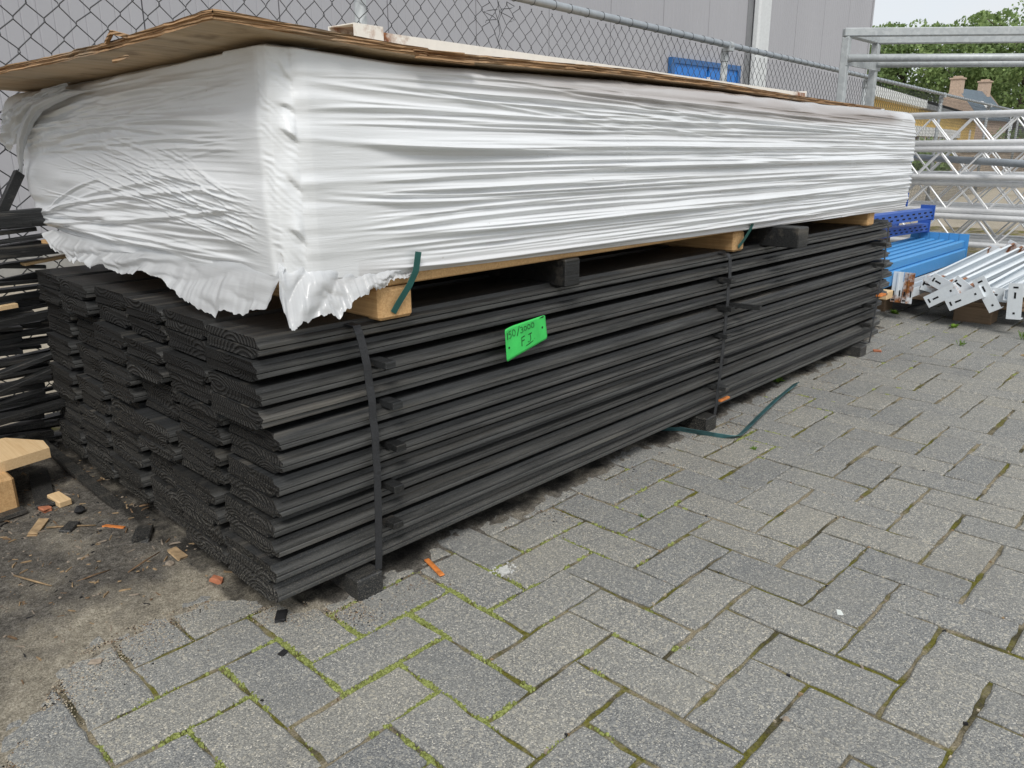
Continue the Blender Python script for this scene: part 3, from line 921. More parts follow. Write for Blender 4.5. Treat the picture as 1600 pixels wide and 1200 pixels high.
ab = MB(); ab.add([(x, y, 0) for x, y in q] + [(x, y, 1.5) for x, y in q], [(0, 3, 7, 4), (3, 2, 6, 7), (2, 1, 5, 6), (1, 0, 4, 5), (4, 7, 6, 5)])
ab.build('wall', M['brick'], an)
ar_ = MB(); ar_.add([(60.2, 12.7, 1.45), (66.3, 14.6, 1.45), (68.3, 8.1, 1.45), (62.2, 6.2, 1.45), (63.3, 13.6, 3.2), (65.2, 7.2, 3.2)], [(0, 3, 5, 4), (3, 2, 5), (2, 1, 4, 5), (1, 0, 4)])
ar_.build('roof', M['slate'], an)

def bush(loc, rx, rz, label, seed, mat='leaf_dark', n=2600, name='bush'):
    rr = np.random.default_rng(seed)
    d = rr.normal(0, 1, (n, 3)); d /= np.linalg.norm(d, axis=1)[:, None]
    lob = 1 + 0.28 * np.sin(d[:, :1] * 5 + seed) * np.cos(d[:, 1:2] * 6)
    P = np.array([loc[0], loc[1], rz * 0.7]) + d * lob * rr.uniform(0.6, 1, (n, 1)) * np.array([rx, rx, rz])
    P[:, 2] = np.maximum(P[:, 2], 0.03)
    T = rr.uniform(0, 1, n); sz = rr.uniform(0.04, 0.085, n)[:, None]
    a = rr.normal(0, 1, (n, 3)); a /= np.linalg.norm(a, axis=1)[:, None]
    c = np.cross(a, rr.normal(0, 1, (n, 3))); c /= np.linalg.norm(c, axis=1)[:, None]
    V = np.stack([P - a * sz, P + c * sz * .6, P + a * sz, P - c * sz * .6], 1).reshape(-1, 3)
    t = thing(name, label, 'bush', (loc[0], loc[1], 0))
    mesh_obj('foliage', V, np.arange(4 * n).reshape(-1, 4), M[mat], t, (loc[0], loc[1], 0), attrs={'tone': np.repeat(T, 4)})
    b = MB()
    for kk in range(5):
        a2 = kk * 1.3
        b.tube([(loc[0], loc[1], 0), (loc[0] + .3 * rx * math.cos(a2), loc[1] + .3 * rx * math.sin(a2), rz * .9)], [0.03, 0.01], 5)
    b.build('stem', M['trunk'], t)
bush((22.5, 7.6), 1.0, 0.55, 'dark green bush at the foot of the yellow building', 31)
bush((30, 9.3), 1.5, 0.62, 'low green shrub beyond the fence behind the trusses', 32)
bush((36, 6.0), 3.0, 1.0, 'wide green hedge clump far beyond the fence at right', 33, n=3500)
mesh_obj('lawn', [(34, -10, -0.02), (60, -10, -0.02), (60, 9, -0.02), (34, 7, -0.02)], [(0, 1, 2, 3)], simple('lawn_green', (0.11, 0.17, 0.04), 0.9, 0.3, 2), kind='structure')
# low brick wall behind the trusses
lw = thing('garden_wall', 'low pale brick wall far behind the aluminium trusses', 'wall', (30, 5, 0))
MB().bar((24, 6.6, 0.33), (40, 3.2, 0.33), 0.2, 0.66).build('brickwork', simple('pale_brick', (0.42, 0.34, 0.26), 0.85, 0.2, 5), lw)
MB().bar((24, 6.6, 0.695), (40, 3.2, 0.695), 0.28, 0.06).build('coping', M['plinth'], lw)

# ================================================================== galvanised stillage frame
st = thing('galvanised_stillage', 'galvanised steel stacking frame standing behind the trusses', 'rack', (5.41, 2.23, 0))
fd = Vector((0.695, -0.719, 0)).normalized(); fb_ = Vector((1, 0.02, 0)).normalized()
S0 = Vector((5.41, 2.23, 0))
def sp_(s, o, z):
    p = S0 + fd * s + fb_ * o
    return (p.x, p.y, z)
LEN, DEP = 2.6, 0.53
for s in (0, LEN):
    for o_ in (0.0, DEP):
        MB().bar(sp_(s, o_, -0.02), sp_(s, o_, 1.515), 0.048, 0.048, up=tuple(fb_), bev=0.005).build('post', M['galvanised'], st)
for o_ in (0.0, DEP):
    MB().bar(sp_(-0.025, o_, 1.541), sp_(LEN + 0.025, o_, 1.541), 0.05, 0.05, bev=0.005).build('top_bar', M['galvanised'], st)
for s in (0, LEN):
    MB().bar(sp_(s, 0.027, 1.539), sp_(s, DEP - 0.027, 1.539), 0.046, 0.046, bev=0.005).build('end_bar', M['galvanised'], st)
    MB().bar(sp_(s + 0.03 * (1 if s == 0 else -1), -0.045, 1.372), sp_(s + 0.03 * (1 if s == 0 else -1), DEP + 0.03, 1.372), 0.012, 0.06).build('bracket', M['galvanised'], st)
for o_ in (-0.045, DEP - 0.05):
    MB().tube([sp_(0.036, o_, 1.385), sp_(LEN - 0.036, o_, 1.375)], 0.024, 14).build('pipe', M['galvanised'], st, smooth=True)

# loose galvanised pipe lying through the trusses
pp = MB().tube([(7.6, 2.87, 0.775), (5.2, 0.47, 0.702)], 0.0245, 16).build('pipe', M['rail_grey'], None, (6.3, 1.6, 0.70), smooth=True)
tag(pp, 'grey galvanised pipe lying slantwise through the aluminium trusses', 'pipe')

# ================================================================== aluminium trusses
def truss(z0, x0, lab, ph):
    t = thing('aluminium_truss', lab, 'truss', (x0, 0.8, z0), 'stacked aluminium trusses')
    y0, y1 = -1.6, 3.0
    H, W_ = 0.185, 0.20
    b = {}
    for ix, (dx, dz) in enumerate(((0, 0), (W_, 0), (0, H), (W_, H))):
        sl = 0.008 if dz > 0 else -0.004
        MB().tube([(x0 + dx, y0, z0 + dz + 0.022 - sl), (x0 + dx, y1, z0 + dz + 0.022 + sl)], 0.0205, 12).build('chord', M['aluminium'], t, smooth=True)
    n = 34; st_ = (y1 - y0) / n
    for side in (0, 1):
        for k in range(n):
            ya = y0 + k * st_ + ph + side * 0.07; up = k % 2 == 0
            za, zb = (z0 + 0.036, z0 + H + 0.008) if up else (z0 + H + 0.008, z0 + 0.036)
            MB().tube([(x0 + side * W_, ya, za), (x0 + side * W_, ya + st_, zb)], 0.0062, 6).build('brace', M['aluminium'], t)
    for lev in (0, 1):
        for k in range(0, n, 2):
            ya = y0 + k * st_ + ph
            MB().tube([(x0 + 0.018, ya, z0 + lev * H + 0.022), (x0 + W_ - 0.018, ya + st_, z0 + lev * H + 0.022)], 0.006, 6).build('cross_brace', M['aluminium'], t)
truss(0.145, 6.30, 'lowest aluminium truss of the stack, behind the rusty white beams', 0.02)
truss(0.375, 6.32, 'second aluminium truss from the ground in the stack', 0.11)
truss(0.606, 6.29, 'third aluminium truss from the ground, under the topmost', 0.05)
truss(0.838, 6.30, 'topmost aluminium truss of the stack', 0.14)
truss(0.150, 6.66, 'lowest aluminium truss of the rear row, behind the front stack', 0.10)
truss(0.380, 6.68, 'middle aluminium truss of the rear row, behind the front stack', 0.03)
truss(0.612, 6.66, 'upper aluminium truss of the rear row, below the tops of the front stack', 0.08)
for yy, wh_ in ((0.95, 'at the end nearest the white beams'), (2.4, 'at the end nearest the chain link fence')):
    o = MB().box((6.2, yy, -0.03), (6.95, yy + 0.1, 0.144), bev=0.004).build('timber_bearer', M['pallet_wood'])
    tag(o, 'weathered timber bearer under the stacked trusses ' + wh_, 'timber block', 'bearers under the trusses')

# ================================================================== blue beams, uprights, white beams, pallet
pal = thing('wooden_pallet', 'weathered wooden pallet under the white and blue steel beams', 'pallet', (4.7, 0.9, 0))
for yy in (0.26, 0.92, 1.42):
    for xx in (4.30, 4.75, 5.2):
        MB().box((xx, yy, -0.008), (xx + 0.12, yy + 0.17, 0.084), bev=0.004).build('block', M['pallet_wood'], pal)
for xx in (4.295, 4.74, 5.195):
    MB().box((xx, 0.24, 0.0842), (xx + 0.13, 1.62, 0.104), bev=0.002).build('stringer_board', M['pallet_wood'], pal)
for yy in (0.25, 0.5, 0.76, 1.02, 1.28, 1.5):
    MB().box((4.29, yy, 0.1045), (5.34, yy + 0.11, 0.124), bev=0.002).build('deck_board', M['pallet_wood'], pal)

BLUE = 'blue beams side by side'
for k in range(6):
    y = 1.342 + k * 0.056
    lab = ['light blue steel shelf beam nearest the rusty white beams', 'second light blue shelf beam counted from the white beams', 'third light blue shelf beam counted from the white beams',
           'fourth light blue shelf beam counted from the white beams', 'fifth light blue shelf beam counted from the white beams', 'light blue shelf beam farthest from the white beams'][k]
    t = thing('blue_shelf_beam', lab, 'beam', (4.6, y, 0.16), BLUE)
    x0 = 3.86 + rng.uniform(-0.05, 0.05)
    b = MB().box((x0, y, 0.165), (5.36, y + 0.044, 0.24), bev=0.006)
    b.box((x0, y + 0.014, 0.2402), (5.36, y + 0.042, 0.288), bev=0.006)
    b.build('channel', M['blue_steel'], t)
    MB().box((5.362, y - 0.004, 0.15), (5.372, y + 0.050, 0.325)).build('end_plate', M['blue_steel'], t)
for yy in (3.95, 4.9):
    o = MB().box((yy, 1.30, 0.1245), (yy + 0.08, 1.72, 0.164), bev=0.003).build('timber_batten', M['pine_pale'])
    tag(o, 'pale batten under the blue shelf beams, ' + ('nearer the black planks' if yy < 4 else 'nearer the trusses'), 'batten', None)

def upright(p, q, lab, seed, w=0.06, h=0.05):
    p, q = Vector(p), Vector(q)
    d = (q - p).normalized(); s = Vector((0, 0, 1)).cross(d).normalized(); u = d.cross(s)
    L = (q - p).length
    m = Matrix((d, s, u)).transposed().to_4x4(); m.translation = p
    t = thing('blue_upright', lab, 'rack upright', tuple(p), 'dark blue perforated uprights')
    b = MB().box((0, -w / 2, 0), (L, w / 2, 0.006), m).box((0, -w / 2, 0.0062), (L, -w / 2 + 0.005, h), m).box((0, w / 2 - 0.005, 0.0062), (L, w / 2, h), m)
    b.box((0, -w / 2 + 0.0052, h - 0.005), (L, w / 2 - 0.0052, h), m)
    b.build('channel', M['navy_steel'], t)
    hb = MB()
    for k in range(int(L / 0.066)):
        x = 0.03 + k * 0.066
        hb.box((x, -w / 2 - 0.0012, h * 0.60), (x + 0.028, -w / 2 + 0.001, h * 0.74), m)
        hb.box((x + 0.026, -w / 2 - 0.0012, h * 0.24), (x + 0.054, -w / 2 + 0.001, h * 0.38), m)
    hb.build('perforation', M['hole'], t, kind='stuff')
    MB().box((L + 0.001, -w / 2 - 0.008, -0.008), (L + 0.007, w / 2 + 0.008, h + 0.02), m).build('end_plate', M['navy_steel'], t)
    return t
upright((3.75, 1.78, 0.33), (5.35, 1.60, 0.33), 'lowest dark blue perforated upright beside the light blue beams', 1)
upright((3.85, 1.90, 0.34), (5.4, 1.80, 0.35), 'dark blue upright lying at the back of the blue stack', 4)
upright((3.7, 1.80, 0.40), (5.2, 1.545, 0.42), 'middle dark blue perforated upright, longest of the stack', 2, 0.07, 0.06)
upright((3.8, 1.98, 0.45), (5.25, 1.72, 0.49), 'topmost dark blue perforated upright under the white wrapped pack', 3, 0.07, 0.055)
for xx in (4.0, 4.95):
    o = MB().box((xx, 1.68, -0.01), (xx + 0.08, 2.05, 0.328), bev=0.004).build('timber_block', M['pallet_wood'])
    tag(o, 'timber block carrying the dark blue uprights, ' + ('nearer the planks' if xx < 4.5 else 'nearer the trusses'), 'timber block')

def white_beam(p, q, roll, w, h, lab, plate=0.16, pl_roll=None, rust=1.0, seed=0):
    p, q = Vector(p), Vector(q)
    d = (q - p).normalized(); s = Vector((0, 0, 1)).cross(d).normalized(); u = d.cross(s)
    m = Matrix((d, s, u)).transposed().to_4x4() @ Matrix.Rotation(roll, 4, 'X'); m.translation = p
    L = (q - p).length
    t = thing('white_steel_beam', lab, 'beam', tuple(p), 'white steel beams on the pallet')
    b = MB()
    n = 10
    # a channel: web and two lipped flanges, cut along its length so that rust can sit at the ends
    prof = [(-w / 2 + 0.012, h), (-w / 2, h), (-w / 2, 0), (w / 2, 0), (w / 2, h), (w / 2 - 0.012, h)]
    th = 0.0032
    inn = [(-w / 2 + 0.012, h - th), (-w / 2 + th, h - th), (-w / 2 + th, th), (w / 2 - th, th), (w / 2 - th, h - th), (w / 2 - 0.012, h - th)]
    loop = prof + inn[::-1]; nl = len(loop)
    v = []; ru = []
    for i in range(n + 1):
        x = L * i / n
        for (yy, zz) in loop:
            v.append(tuple(m @ Vector((x, yy, zz)))); ru.append(rust * max(0, 1 - x / (0.10)) + 0.8 * rust * max(0, 1 - (L - x) / 0.10))
    f = [(i * nl + k, i * nl + (k + 1) % nl, (i + 1) * nl + (k + 1) % nl, (i + 1) * nl + k) for i in range(n) for k in range(nl)]
    f += [tuple(range(nl)), tuple(range(n * nl, (n + 1) * nl))[::-1]]
    b.add(v, f, 0, ru)
    b.build('channel', M['white_steel'], t)
    for end, x in ((0, -0.0045), (1, L + 0.0005)):
        b = MB()
        pr = m @ Matrix.Rotation((pl_roll if pl_roll is not None else 0.0), 4, 'X')
        b.box((x, -plate / 2, -0.005), (x + 0.004, plate / 2, h + 0.004), pr, rust=0.26 * rust)
        b.box((x + 0.0042, -plate / 2, -0.005), (x + 0.035, -plate / 2 + 0.004, h + 0.004), pr, rust=0.4 * rust)
        po = b.build('end_plate', M['white_steel'], t)
        hb = MB()
        xx = x - 0.001 if end == 0 else x + 0.003
        hb.box((xx, -plate * 0.36, h * 0.4), (xx + 0.002, -plate * 0.36 + 0.009, h * 0.4 + 0.009), pr)
        hb.box((xx, plate * 0.08, h * 0.4), (xx + 0.002, plate * 0.08 + 0.028, h * 0.4 + 0.008), pr)
        hb.box((xx, plate * 0.36, h * 0.3), (xx + 0.002, plate * 0.36 + 0.008, h * 0.3 + 0.02), pr)
        hb.build('bolt_hole', M['hole'], po)
    return t
white_beam((4.20, 1.185, 0.150), (5.42, 1.20, 0.19), 0.0, 0.070, 0.065, 'white beam lying flat against the light blue beams, rusty end', 0.09, 0.2, 1.4)
white_beam((4.16, 1.130, 0.172), (5.40, 1.10, 0.23), 0.35, 0.058, 0.052, 'upper white beam with a torn rusty lip, next to the blue beams', 0.12, 0.1, 1.6)
white_beam((4.12, 1.095, 0.128), (5.30, 1.05, 0.150), -0.45, 0.055, 0.05, 'white beam with two slots in its tilted end plate', 0.15, -0.15, 0.9)
white_beam((4.15, 1.040, 0.172), (5.36, 0.99, 0.225), 0.45, 0.058, 0.05, 'white beam with a brown rusted corner in the middle of the heap', 0.11, 0.15, 1.8)
white_beam((4.10, 0.990, 0.128), (5.3, 0.95, 0.160), -0.5, 0.055, 0.05, 'white beam whose end plate tilts over the pallet block', 0.16, -0.05, 0.7)
white_beam((4.12, 0.935, 0.165), (5.3, 0.90, 0.225), 0.55, 0.055, 0.046, 'long clean white beam with its plate hanging down to the right', 0.17, 0.45, 0.6)
white_beam((4.14, 0.870, 0.150), (5.3, 0.83, 0.190), 0.0, 0.062, 0.055, 'broad bright white beam beside the hanging slotted plate', 0.07, 0.0, 0.4)
white_beam((4.10, 0.820, 0.160), (5.3, 0.76, 0.19), 0.0, 0.05, 0.05, 'white beam at the right edge with its slotted plate hanging down', 0.165, 1.50, 0.3)
# rusty upright ends in front of the blue beams
ru = thing('rusty_post_pair', 'pair of rusty white slotted post ends beside the black planks', 'post', (4.2, 1.28, 0.093))
for k, y in enumerate((1.232, 1.284)):
    b = MB()
    b.box((4.10, y, 0.093), (4.104, y + 0.048, 0.245), rust=0.52)
    b.box((4.1042, y, 0.126), (5.0, y + 0.003, 0.17), rust=0.2).box((4.1042, y + 0.045, 0.126), (5.0, y + 0.048, 0.17), rust=0.2)
    b.box((4.094, y + 0.018, 0.093), (4.0998, y + 0.026, 0.245), rust=0.55)
    po = b.build('post_end', M['white_steel'], ru)
    for (ya, za, yb3, zb3) in ((0.005, 0.125, 0.011, 0.155), (0.030, 0.101, 0.044, 0.108), (0.034, 0.125, 0.041, 0.15)):
        MB().box((4.0985, y + ya, za), (4.0995, y + yb3, zb3)).build('slot', M['hole'], po)

# ================================================================== the stack of black planks
PXE, PYF = 0.609, 1.168
stack = thing('plank_stack', 'strapped stack of black stained planks on the paved yard', 'plank stack', (2.1, 1.77, 0))
NCOL, NLAY = 6, 6
PITCH = 0.2025
T = 0.0180
LAY = 0.0835
Z0 = 0.046
def plank_mesh(flip, seed):
    r = np.random.default_rng(seed)
    w = 0.0945
    lip = 0.027
    # half of a shiplap pair: bevelled face, rebated lip on both edges
    if flip:      # lower board of a pair: a lip along the top, rebated below
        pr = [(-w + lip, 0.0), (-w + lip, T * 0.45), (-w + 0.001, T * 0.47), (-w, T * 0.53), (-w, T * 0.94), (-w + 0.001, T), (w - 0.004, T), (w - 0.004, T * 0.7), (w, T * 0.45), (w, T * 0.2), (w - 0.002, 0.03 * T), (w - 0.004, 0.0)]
        wear_and_shade = [0, 0, .05, .5, 1, .5, .1, 0, 0, 0, 0, 0]  # lip worn pale; rebate stays black as painted shade
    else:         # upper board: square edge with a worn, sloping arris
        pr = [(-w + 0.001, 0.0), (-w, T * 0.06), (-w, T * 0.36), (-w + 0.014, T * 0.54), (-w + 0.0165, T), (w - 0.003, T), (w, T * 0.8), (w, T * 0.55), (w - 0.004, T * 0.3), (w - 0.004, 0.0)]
        wear_and_shade = [.3, .8, 1, .35, .12, .1, .2, 0, 0, 0]
    n = len(pr); ns = 7; L = 2.925
    v = []; f = []; mi = []
    bow = r.uniform(-0.0012, 0.0012); side = r.uniform(-0.003, 0.003)
    for i in range(ns + 1):
        t = i / ns
        for (y, z) in pr:
            dx = (r.uniform(-0.0025, 0.0025) if i in (0, ns) else 0)
            v.append((L * t + dx, y + side * math.sin(math.pi * t), z + bow * math.sin(math.pi * t)))
    for i in range(ns):
        for k in range(n):
            k2 = (k + 1) % n
            f.append((i * n + k, i * n + k2, (i + 1) * n + k2, (i + 1) * n + k)); mi.append(0)
    f.append(tuple(range(n))[::-1]); mi.append(1)
    f.append(tuple(range(ns * n, (ns + 1) * n))); mi.append(1)
    f = [q[::-1] for q in f]
    me = bpy.data.meshes.new('plank')
    me.from_pydata(v, [], f)
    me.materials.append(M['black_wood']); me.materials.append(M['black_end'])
    at = me.attributes.new('wear_and_shade', 'FLOAT', 'POINT'); at.data.foreach_set('value', wear_and_shade * (ns + 1))
    me.polygons.foreach_set('material_index', mi); me.update()
    return me
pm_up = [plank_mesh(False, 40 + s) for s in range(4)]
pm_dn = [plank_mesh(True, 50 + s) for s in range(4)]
sb = wpos(stack)
for l in range(NLAY):
    ly = rng.normal(0, 0.008); lx = rng.normal(0, 0.006)
    for c in range(NCOL):
        cx = lx + rng.normal(0, 0.0085); cy = ly + rng.normal(0, 0.0022)
        for pr_ in range(2):
            px_ = cx + rng.normal(0, 0.0026); py_ = cy + rng.normal(0, 0.0022)
            for h_ in range(2):
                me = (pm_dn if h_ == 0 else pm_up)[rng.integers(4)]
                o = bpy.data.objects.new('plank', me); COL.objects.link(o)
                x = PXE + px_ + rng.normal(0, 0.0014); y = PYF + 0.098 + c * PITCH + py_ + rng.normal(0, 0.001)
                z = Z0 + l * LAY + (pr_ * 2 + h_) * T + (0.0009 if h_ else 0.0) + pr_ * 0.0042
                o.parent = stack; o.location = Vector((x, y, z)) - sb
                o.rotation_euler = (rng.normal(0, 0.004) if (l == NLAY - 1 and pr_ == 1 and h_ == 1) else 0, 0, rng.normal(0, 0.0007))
# stickers between the layers, some sticking out at the front
for l in range(1, NLAY):
    for sx in (0.845, 2.12, 3.33):
        x = sx + rng.normal(0, 0.012)
        out = rng.uniform(0.018, 0.045)
        z = Z0 + l * LAY - (LAY - 4 * T) + 0.0056
        MB().box((x - 0.0118, PYF - out + 0.001, z), (x + 0.0118, PYF + 1.22, Z0 + l * LAY - 0.0003)).box((x - 0.012, PYF - out, z - 0.0052), (x + 0.012, PYF + 0.0125, z + 0.0086), bev=0.001).build('sticker', M['black_wood'], stack)
MB().bar((2.13, PYF + 0.3, Z0 + 4 * LAY - 0.004), (2.2, PYF - 0.085, Z0 + 4 * LAY - 0.007), 0.02, 0.012).build('sticker', M['black_wood'], stack)
for x in (0.775, 2.06, 3.28):
    MB().box((x - 0.03, PYF - 0.025, -0.003), (x + 0.03, PYF + 1.22, Z0 - 0.001), bev=0.003).build('bearer', M['black_wood'], stack)
# straps run round the bundle
ZT = Z0 + NLAY * LAY - (LAY - 4 * T)
def strap_strip(pts, w, th, mat, parent, name='strap', label=None, along=(1, 0, 0)):
    pts = [Vector(p) for p in pts]; a = Vector(along)
    v = []; f = []
    for i, p in enumerate(pts):
        d = (pts[min(i + 1, len(pts) - 1)] - pts[max(0, i - 1)]).normalized()
        n = a.cross(d).normalized(); aa = d.cross(n)
        for sw, st_ in ((-1, -1), (1, -1), (1, 1), (-1, 1)):
            v.append(p + aa * (sw * w / 2) + n * (st_ * th / 2))
    for i in range(len(pts) - 1):
        for k in range(4):
            f.append((i * 4 + k, i * 4 + (k + 1) % 4, (i + 1) * 4 + (k + 1) % 4, (i + 1) * 4 + k))
    f += [(3, 2, 1, 0), tuple(len(v) - 4 + k for k in range(4))]
    o = mesh_obj(name, v, fix_none(f), mat, parent, tuple(pts[len(pts) // 2]))
    if label: o['label'] = label
    return o
def fix_none(f): return f
def bundle_strap(x, w, mat, label, dx=0.0, slack=0.0, curve=0.0):
    yf = PYF - 0.012; pts = []
    for t in np.linspace(1, 0, 8): pts.append((x - dx * 0.6, yf + 0.05 + t * 1.18, ZT + 0.003 - (0 if t > 0.05 else 0.002)))
    pts += [(x - dx * 0.5, yf + 0.012, ZT + 0.001), (x - dx * 0.4, yf + 0.001, ZT - 0.012)]
    for t in np.linspace(0.05, 1, 14):
        pts.append((x + dx * (t - 0.4) + curve * (1 - math.exp(-t * 3.5)), yf - 0.002 - slack * math.sin(math.pi * t) + 0.0012 * math.sin(t * 40), ZT - 0.012 - t * (ZT - Z0 - 0.008)))
    xe = x + dx * 0.6 + curve * 0.97
    pts += [(xe, yf + 0.012, Z0 - 0.009), (xe, yf + 0.10, Z0 - 0.004), (xe, yf + 1.2, Z0 - 0.004)]
    return strap_strip(pts, w, 0.0016, mat, stack, 'strap', label)
bundle_strap(0.787, 0.016, M['strap_black'], 'wide woven black strap near the plank ends', -0.022, 0.006, 0.030)
bundle_strap(2.115, 0.016, M['strap_black'], 'narrow black strap round the middle of the stack', -0.03, 0.004)
bundle_strap(3.40, 0.014, M['strap_black'], 'thin black strap at the far end of the stack', -0.06, 0.003)
MB().box((2.12, PYF - 0.020, Z0 + 0.030), (2.175, PYF - 0.008, Z0 + 0.038), bev=0.002).build('wedge', M['orange'], stack)
MB().box((3.385, PYF - 0.03, 0.235), (3.45, PYF - 0.008, 0.245), bev=0.002).build('wedge', M['orange'], stack)

# green tag with handwriting
tg = thing('green_tag', 'bright green card with handwriting stuck on the black planks', 'tag', (1.22, PYF - 0.02, 0.44))
TL, TR, BR, BL = Vector((1.150, 0, 0.474)), Vector((1.287, 0, 0.484)), Vector((1.300, 0, 0.427)), Vector((1.166, 0, 0.398))
YT = PYF - 0.0185
def tq(u, v, lift=0.0):
    p = (TL * (1 - u) + TR * u) * v + (BL * (1 - u) + BR * u) * (1 - v)
    cur = 0.010 * max(0, 0.25 - u) ** 1.3 * 4 * (0.3 + v)
    return Vector((p.x, YT - cur - lift - 0.004 * v, p.z))
nu, nv = 24, 14
gv = []
for a in range(nu):
    for bq in range(nv):
        u, v = a / (nu - 1), bq / (nv - 1)
        # round the corners a little
        cu, cv = (u - .5) * 2, (v - .5) * 2
        k = 0.975 if abs(cu) > 0.99 and abs(cv) > 0.99 else 1.0
        gv.append(tq(.5 + cu * k / 2, .5 + cv * k / 2))
gf = grid_faces(nu, nv)
card = mesh_obj('card', [tuple(p) for p in gv], gf, M['tag_green'], tg, tuple(wpos(tg)), smooth=True)
sm = card.modifiers.new('thickness', 'SOLIDIFY'); sm.thickness = 0.0009; sm.offset = -1
def stroke(path, w=0.010):
    """a pen stroke on the card, path in u,v"""
    pts = [tq(u, v, 0.0007) for u, v in path]
    v = []; f = []
    for i, p in enumerate(pts):
        d = (pts[min(i + 1, len(pts) - 1)] - pts[max(0, i - 1)])
        d = Vector((d.x, 0, d.z)).normalized(); n = Vector((-d.z, 0, d.x))
        ww = w * 0.13 * (0.75 + 0.25 * math.sin(i * 1.7))
        v += [p + n * ww / 2 * 1.0, p - n * ww / 2]
    for i in range(len(pts) - 1):
        f.append((2 * i, 2 * i + 1, 2 * i + 3, 2 * i + 2))
    return v, f
def arc(cx, cy, rx, ry, a0, a1, n=12):
    return [(cx + rx * math.cos(a), cy + ry * math.sin(a)) for a in np.linspace(a0, a1, n)]
P2 = math.pi
strokes = [
    [(0.055, 0.88), (0.055, 0.66)],                                              # 1
    [(0.165, 0.88), (0.105, 0.875), (0.10, 0.785)] + arc(0.125, 0.735, 0.035, 0.07, P2 * 0.65, -P2 * 0.75, 10),      # 5
    arc(0.235, 0.775, 0.036, 0.105, P2 * 0.5, P2 * 2.5, 16),                     # 0
    [(0.375, 0.93), (0.305, 0.63)],                                              # /
    arc(0.415, 0.82, 0.028, 0.045, P2 * 0.8, -P2 * 0.5, 8) + arc(0.415, 0.725, 0.034, 0.05, P2 * 0.5, -P2 * 0.8, 9),  # 3
    arc(0.505, 0.775, 0.030, 0.07, P2 * 0.5, P2 * 2.5, 14),
    arc(0.590, 0.785, 0.031, 0.08, P2 * 0.5, P2 * 2.5, 14),
    arc(0.680, 0.79, 0.034, 0.09, P2 * 0.5, P2 * 2.5, 14),
    [(0.40, 0.52), (0.385, 0.23)], [(0.40, 0.515), (0.475, 0.53)], [(0.395, 0.395), (0.46, 0.405)],                     # F
    [(0.555, 0.52), (0.64, 0.53)], [(0.60, 0.525), (0.605, 0.33), (0.585, 0.26), (0.55, 0.25), (0.535, 0.29)],          # J
    [(0.685, 0.285), (0.692, 0.275)],                                            # full stop
    [(0.48, 0.17), (0.57, 0.19), (0.655, 0.225)],                                # underline
    [(0.90, 0.965), (0.93, 0.975), (0.97, 0.97)], [(0.86, 0.955), (0.95, 0.945)],
]
lv = []; lf = []
for s_ in strokes:
    v, f = stroke(s_, 0.0145 if len(s_) != 2 else 0.017)
    b0 = len(lv); lv += [tuple(p) for p in v]; lf += [tuple(i + b0 for i in q) for q in f]
mesh_obj('lettering', lv, lf, M['ink'], tg, tuple(wpos(tg)))
hv = []; hf = []
for (u, v) in ((0.075, 0.40), (0.90, 0.55)):
    b0 = len(hv); c = tq(u, v, 0.0008)
    hv += [tuple(c + Vector((0.0026 * math.cos(a), 0, 0.0026 * math.sin(a)))) for a in np.linspace(0, 6.28, 11)[:-1]]
    hf.append(tuple(range(b0, b0 + 10)))
mesh_obj('punched_hole', hv, hf, M['hole'], tg, tuple(wpos(tg)))

# ================================================================== wrapped pack
ZB, ZTOP = 0.600, 0.985
pack = thing('wrapped_timber_pack', 'timber pack wrapped in white stretch film on top of the black planks', 'wrapped pack', (2.1, 1.8, 0.548))
# bearers under the pack, butted against its underside
for k, (x0, x1, yo) in enumerate(((0.842, 0.922, -0.012), (2.165, 2.228, 0.0), (3.228, 3.288, 0.0))):
    o = MB().box((x0, PYF + yo, ZT + 0.0005 + 0.002), (x1, PYF + 1.25, ZB - 0.002), bev=0.006).build('bearer', M['pine'], pack)
MB().box((0.72, PYF - 0.007, ZB), (3.60, PYF + 1.25, ZB + 0.045), bev=0.003).build('timber', M['pine'], pack)
# film: a closed band round the pack, heights displaced by stretched folds
ctrl = [((0.70, 2.565), 0), ((0.672, 2.53), 8), ((0.655, 1.195), 300), ((0.665, 1.172), 10), ((0.708, 1.150), 22), ((0.722, 1.146), 8), ((3.60, 1.152), 620), ((3.645, 1.185), 14), ((3.66, 2.42), 40), ((3.62, 2.5), 6), ((0.70, 2.565), 60)]
path = []
for (p, n), (q, nn) in zip(ctrl[:-1], ctrl[1:]):
    for t in np.linspace(0, 1, nn, endpoint=False):
        path.append((p[0] + (q[0] - p[0]) * t, p[1] + (q[1] - p[1]) * t))
path = np.array(path); NS = len(path)
for _ in range(3):
    path = 0.25 * np.roll(path, 1, 0) + 0.5 * path + 0.25 * np.roll(path, -1, 0)
tang = np.roll(path, -1, 0) - np.roll(path, 1, 0); tang /= np.linalg.norm(tang, axis=1)[:, None]
nrm_ = np.stack([tang[:, 1], -tang[:, 0]], -1)
i_end = np.arange(8, 308); i_long = np.arange(348, 968)
# outward normal check on the long side: should point to -y
if nrm_[600, 1] > 0: nrm_ = -nrm_
NV = 230
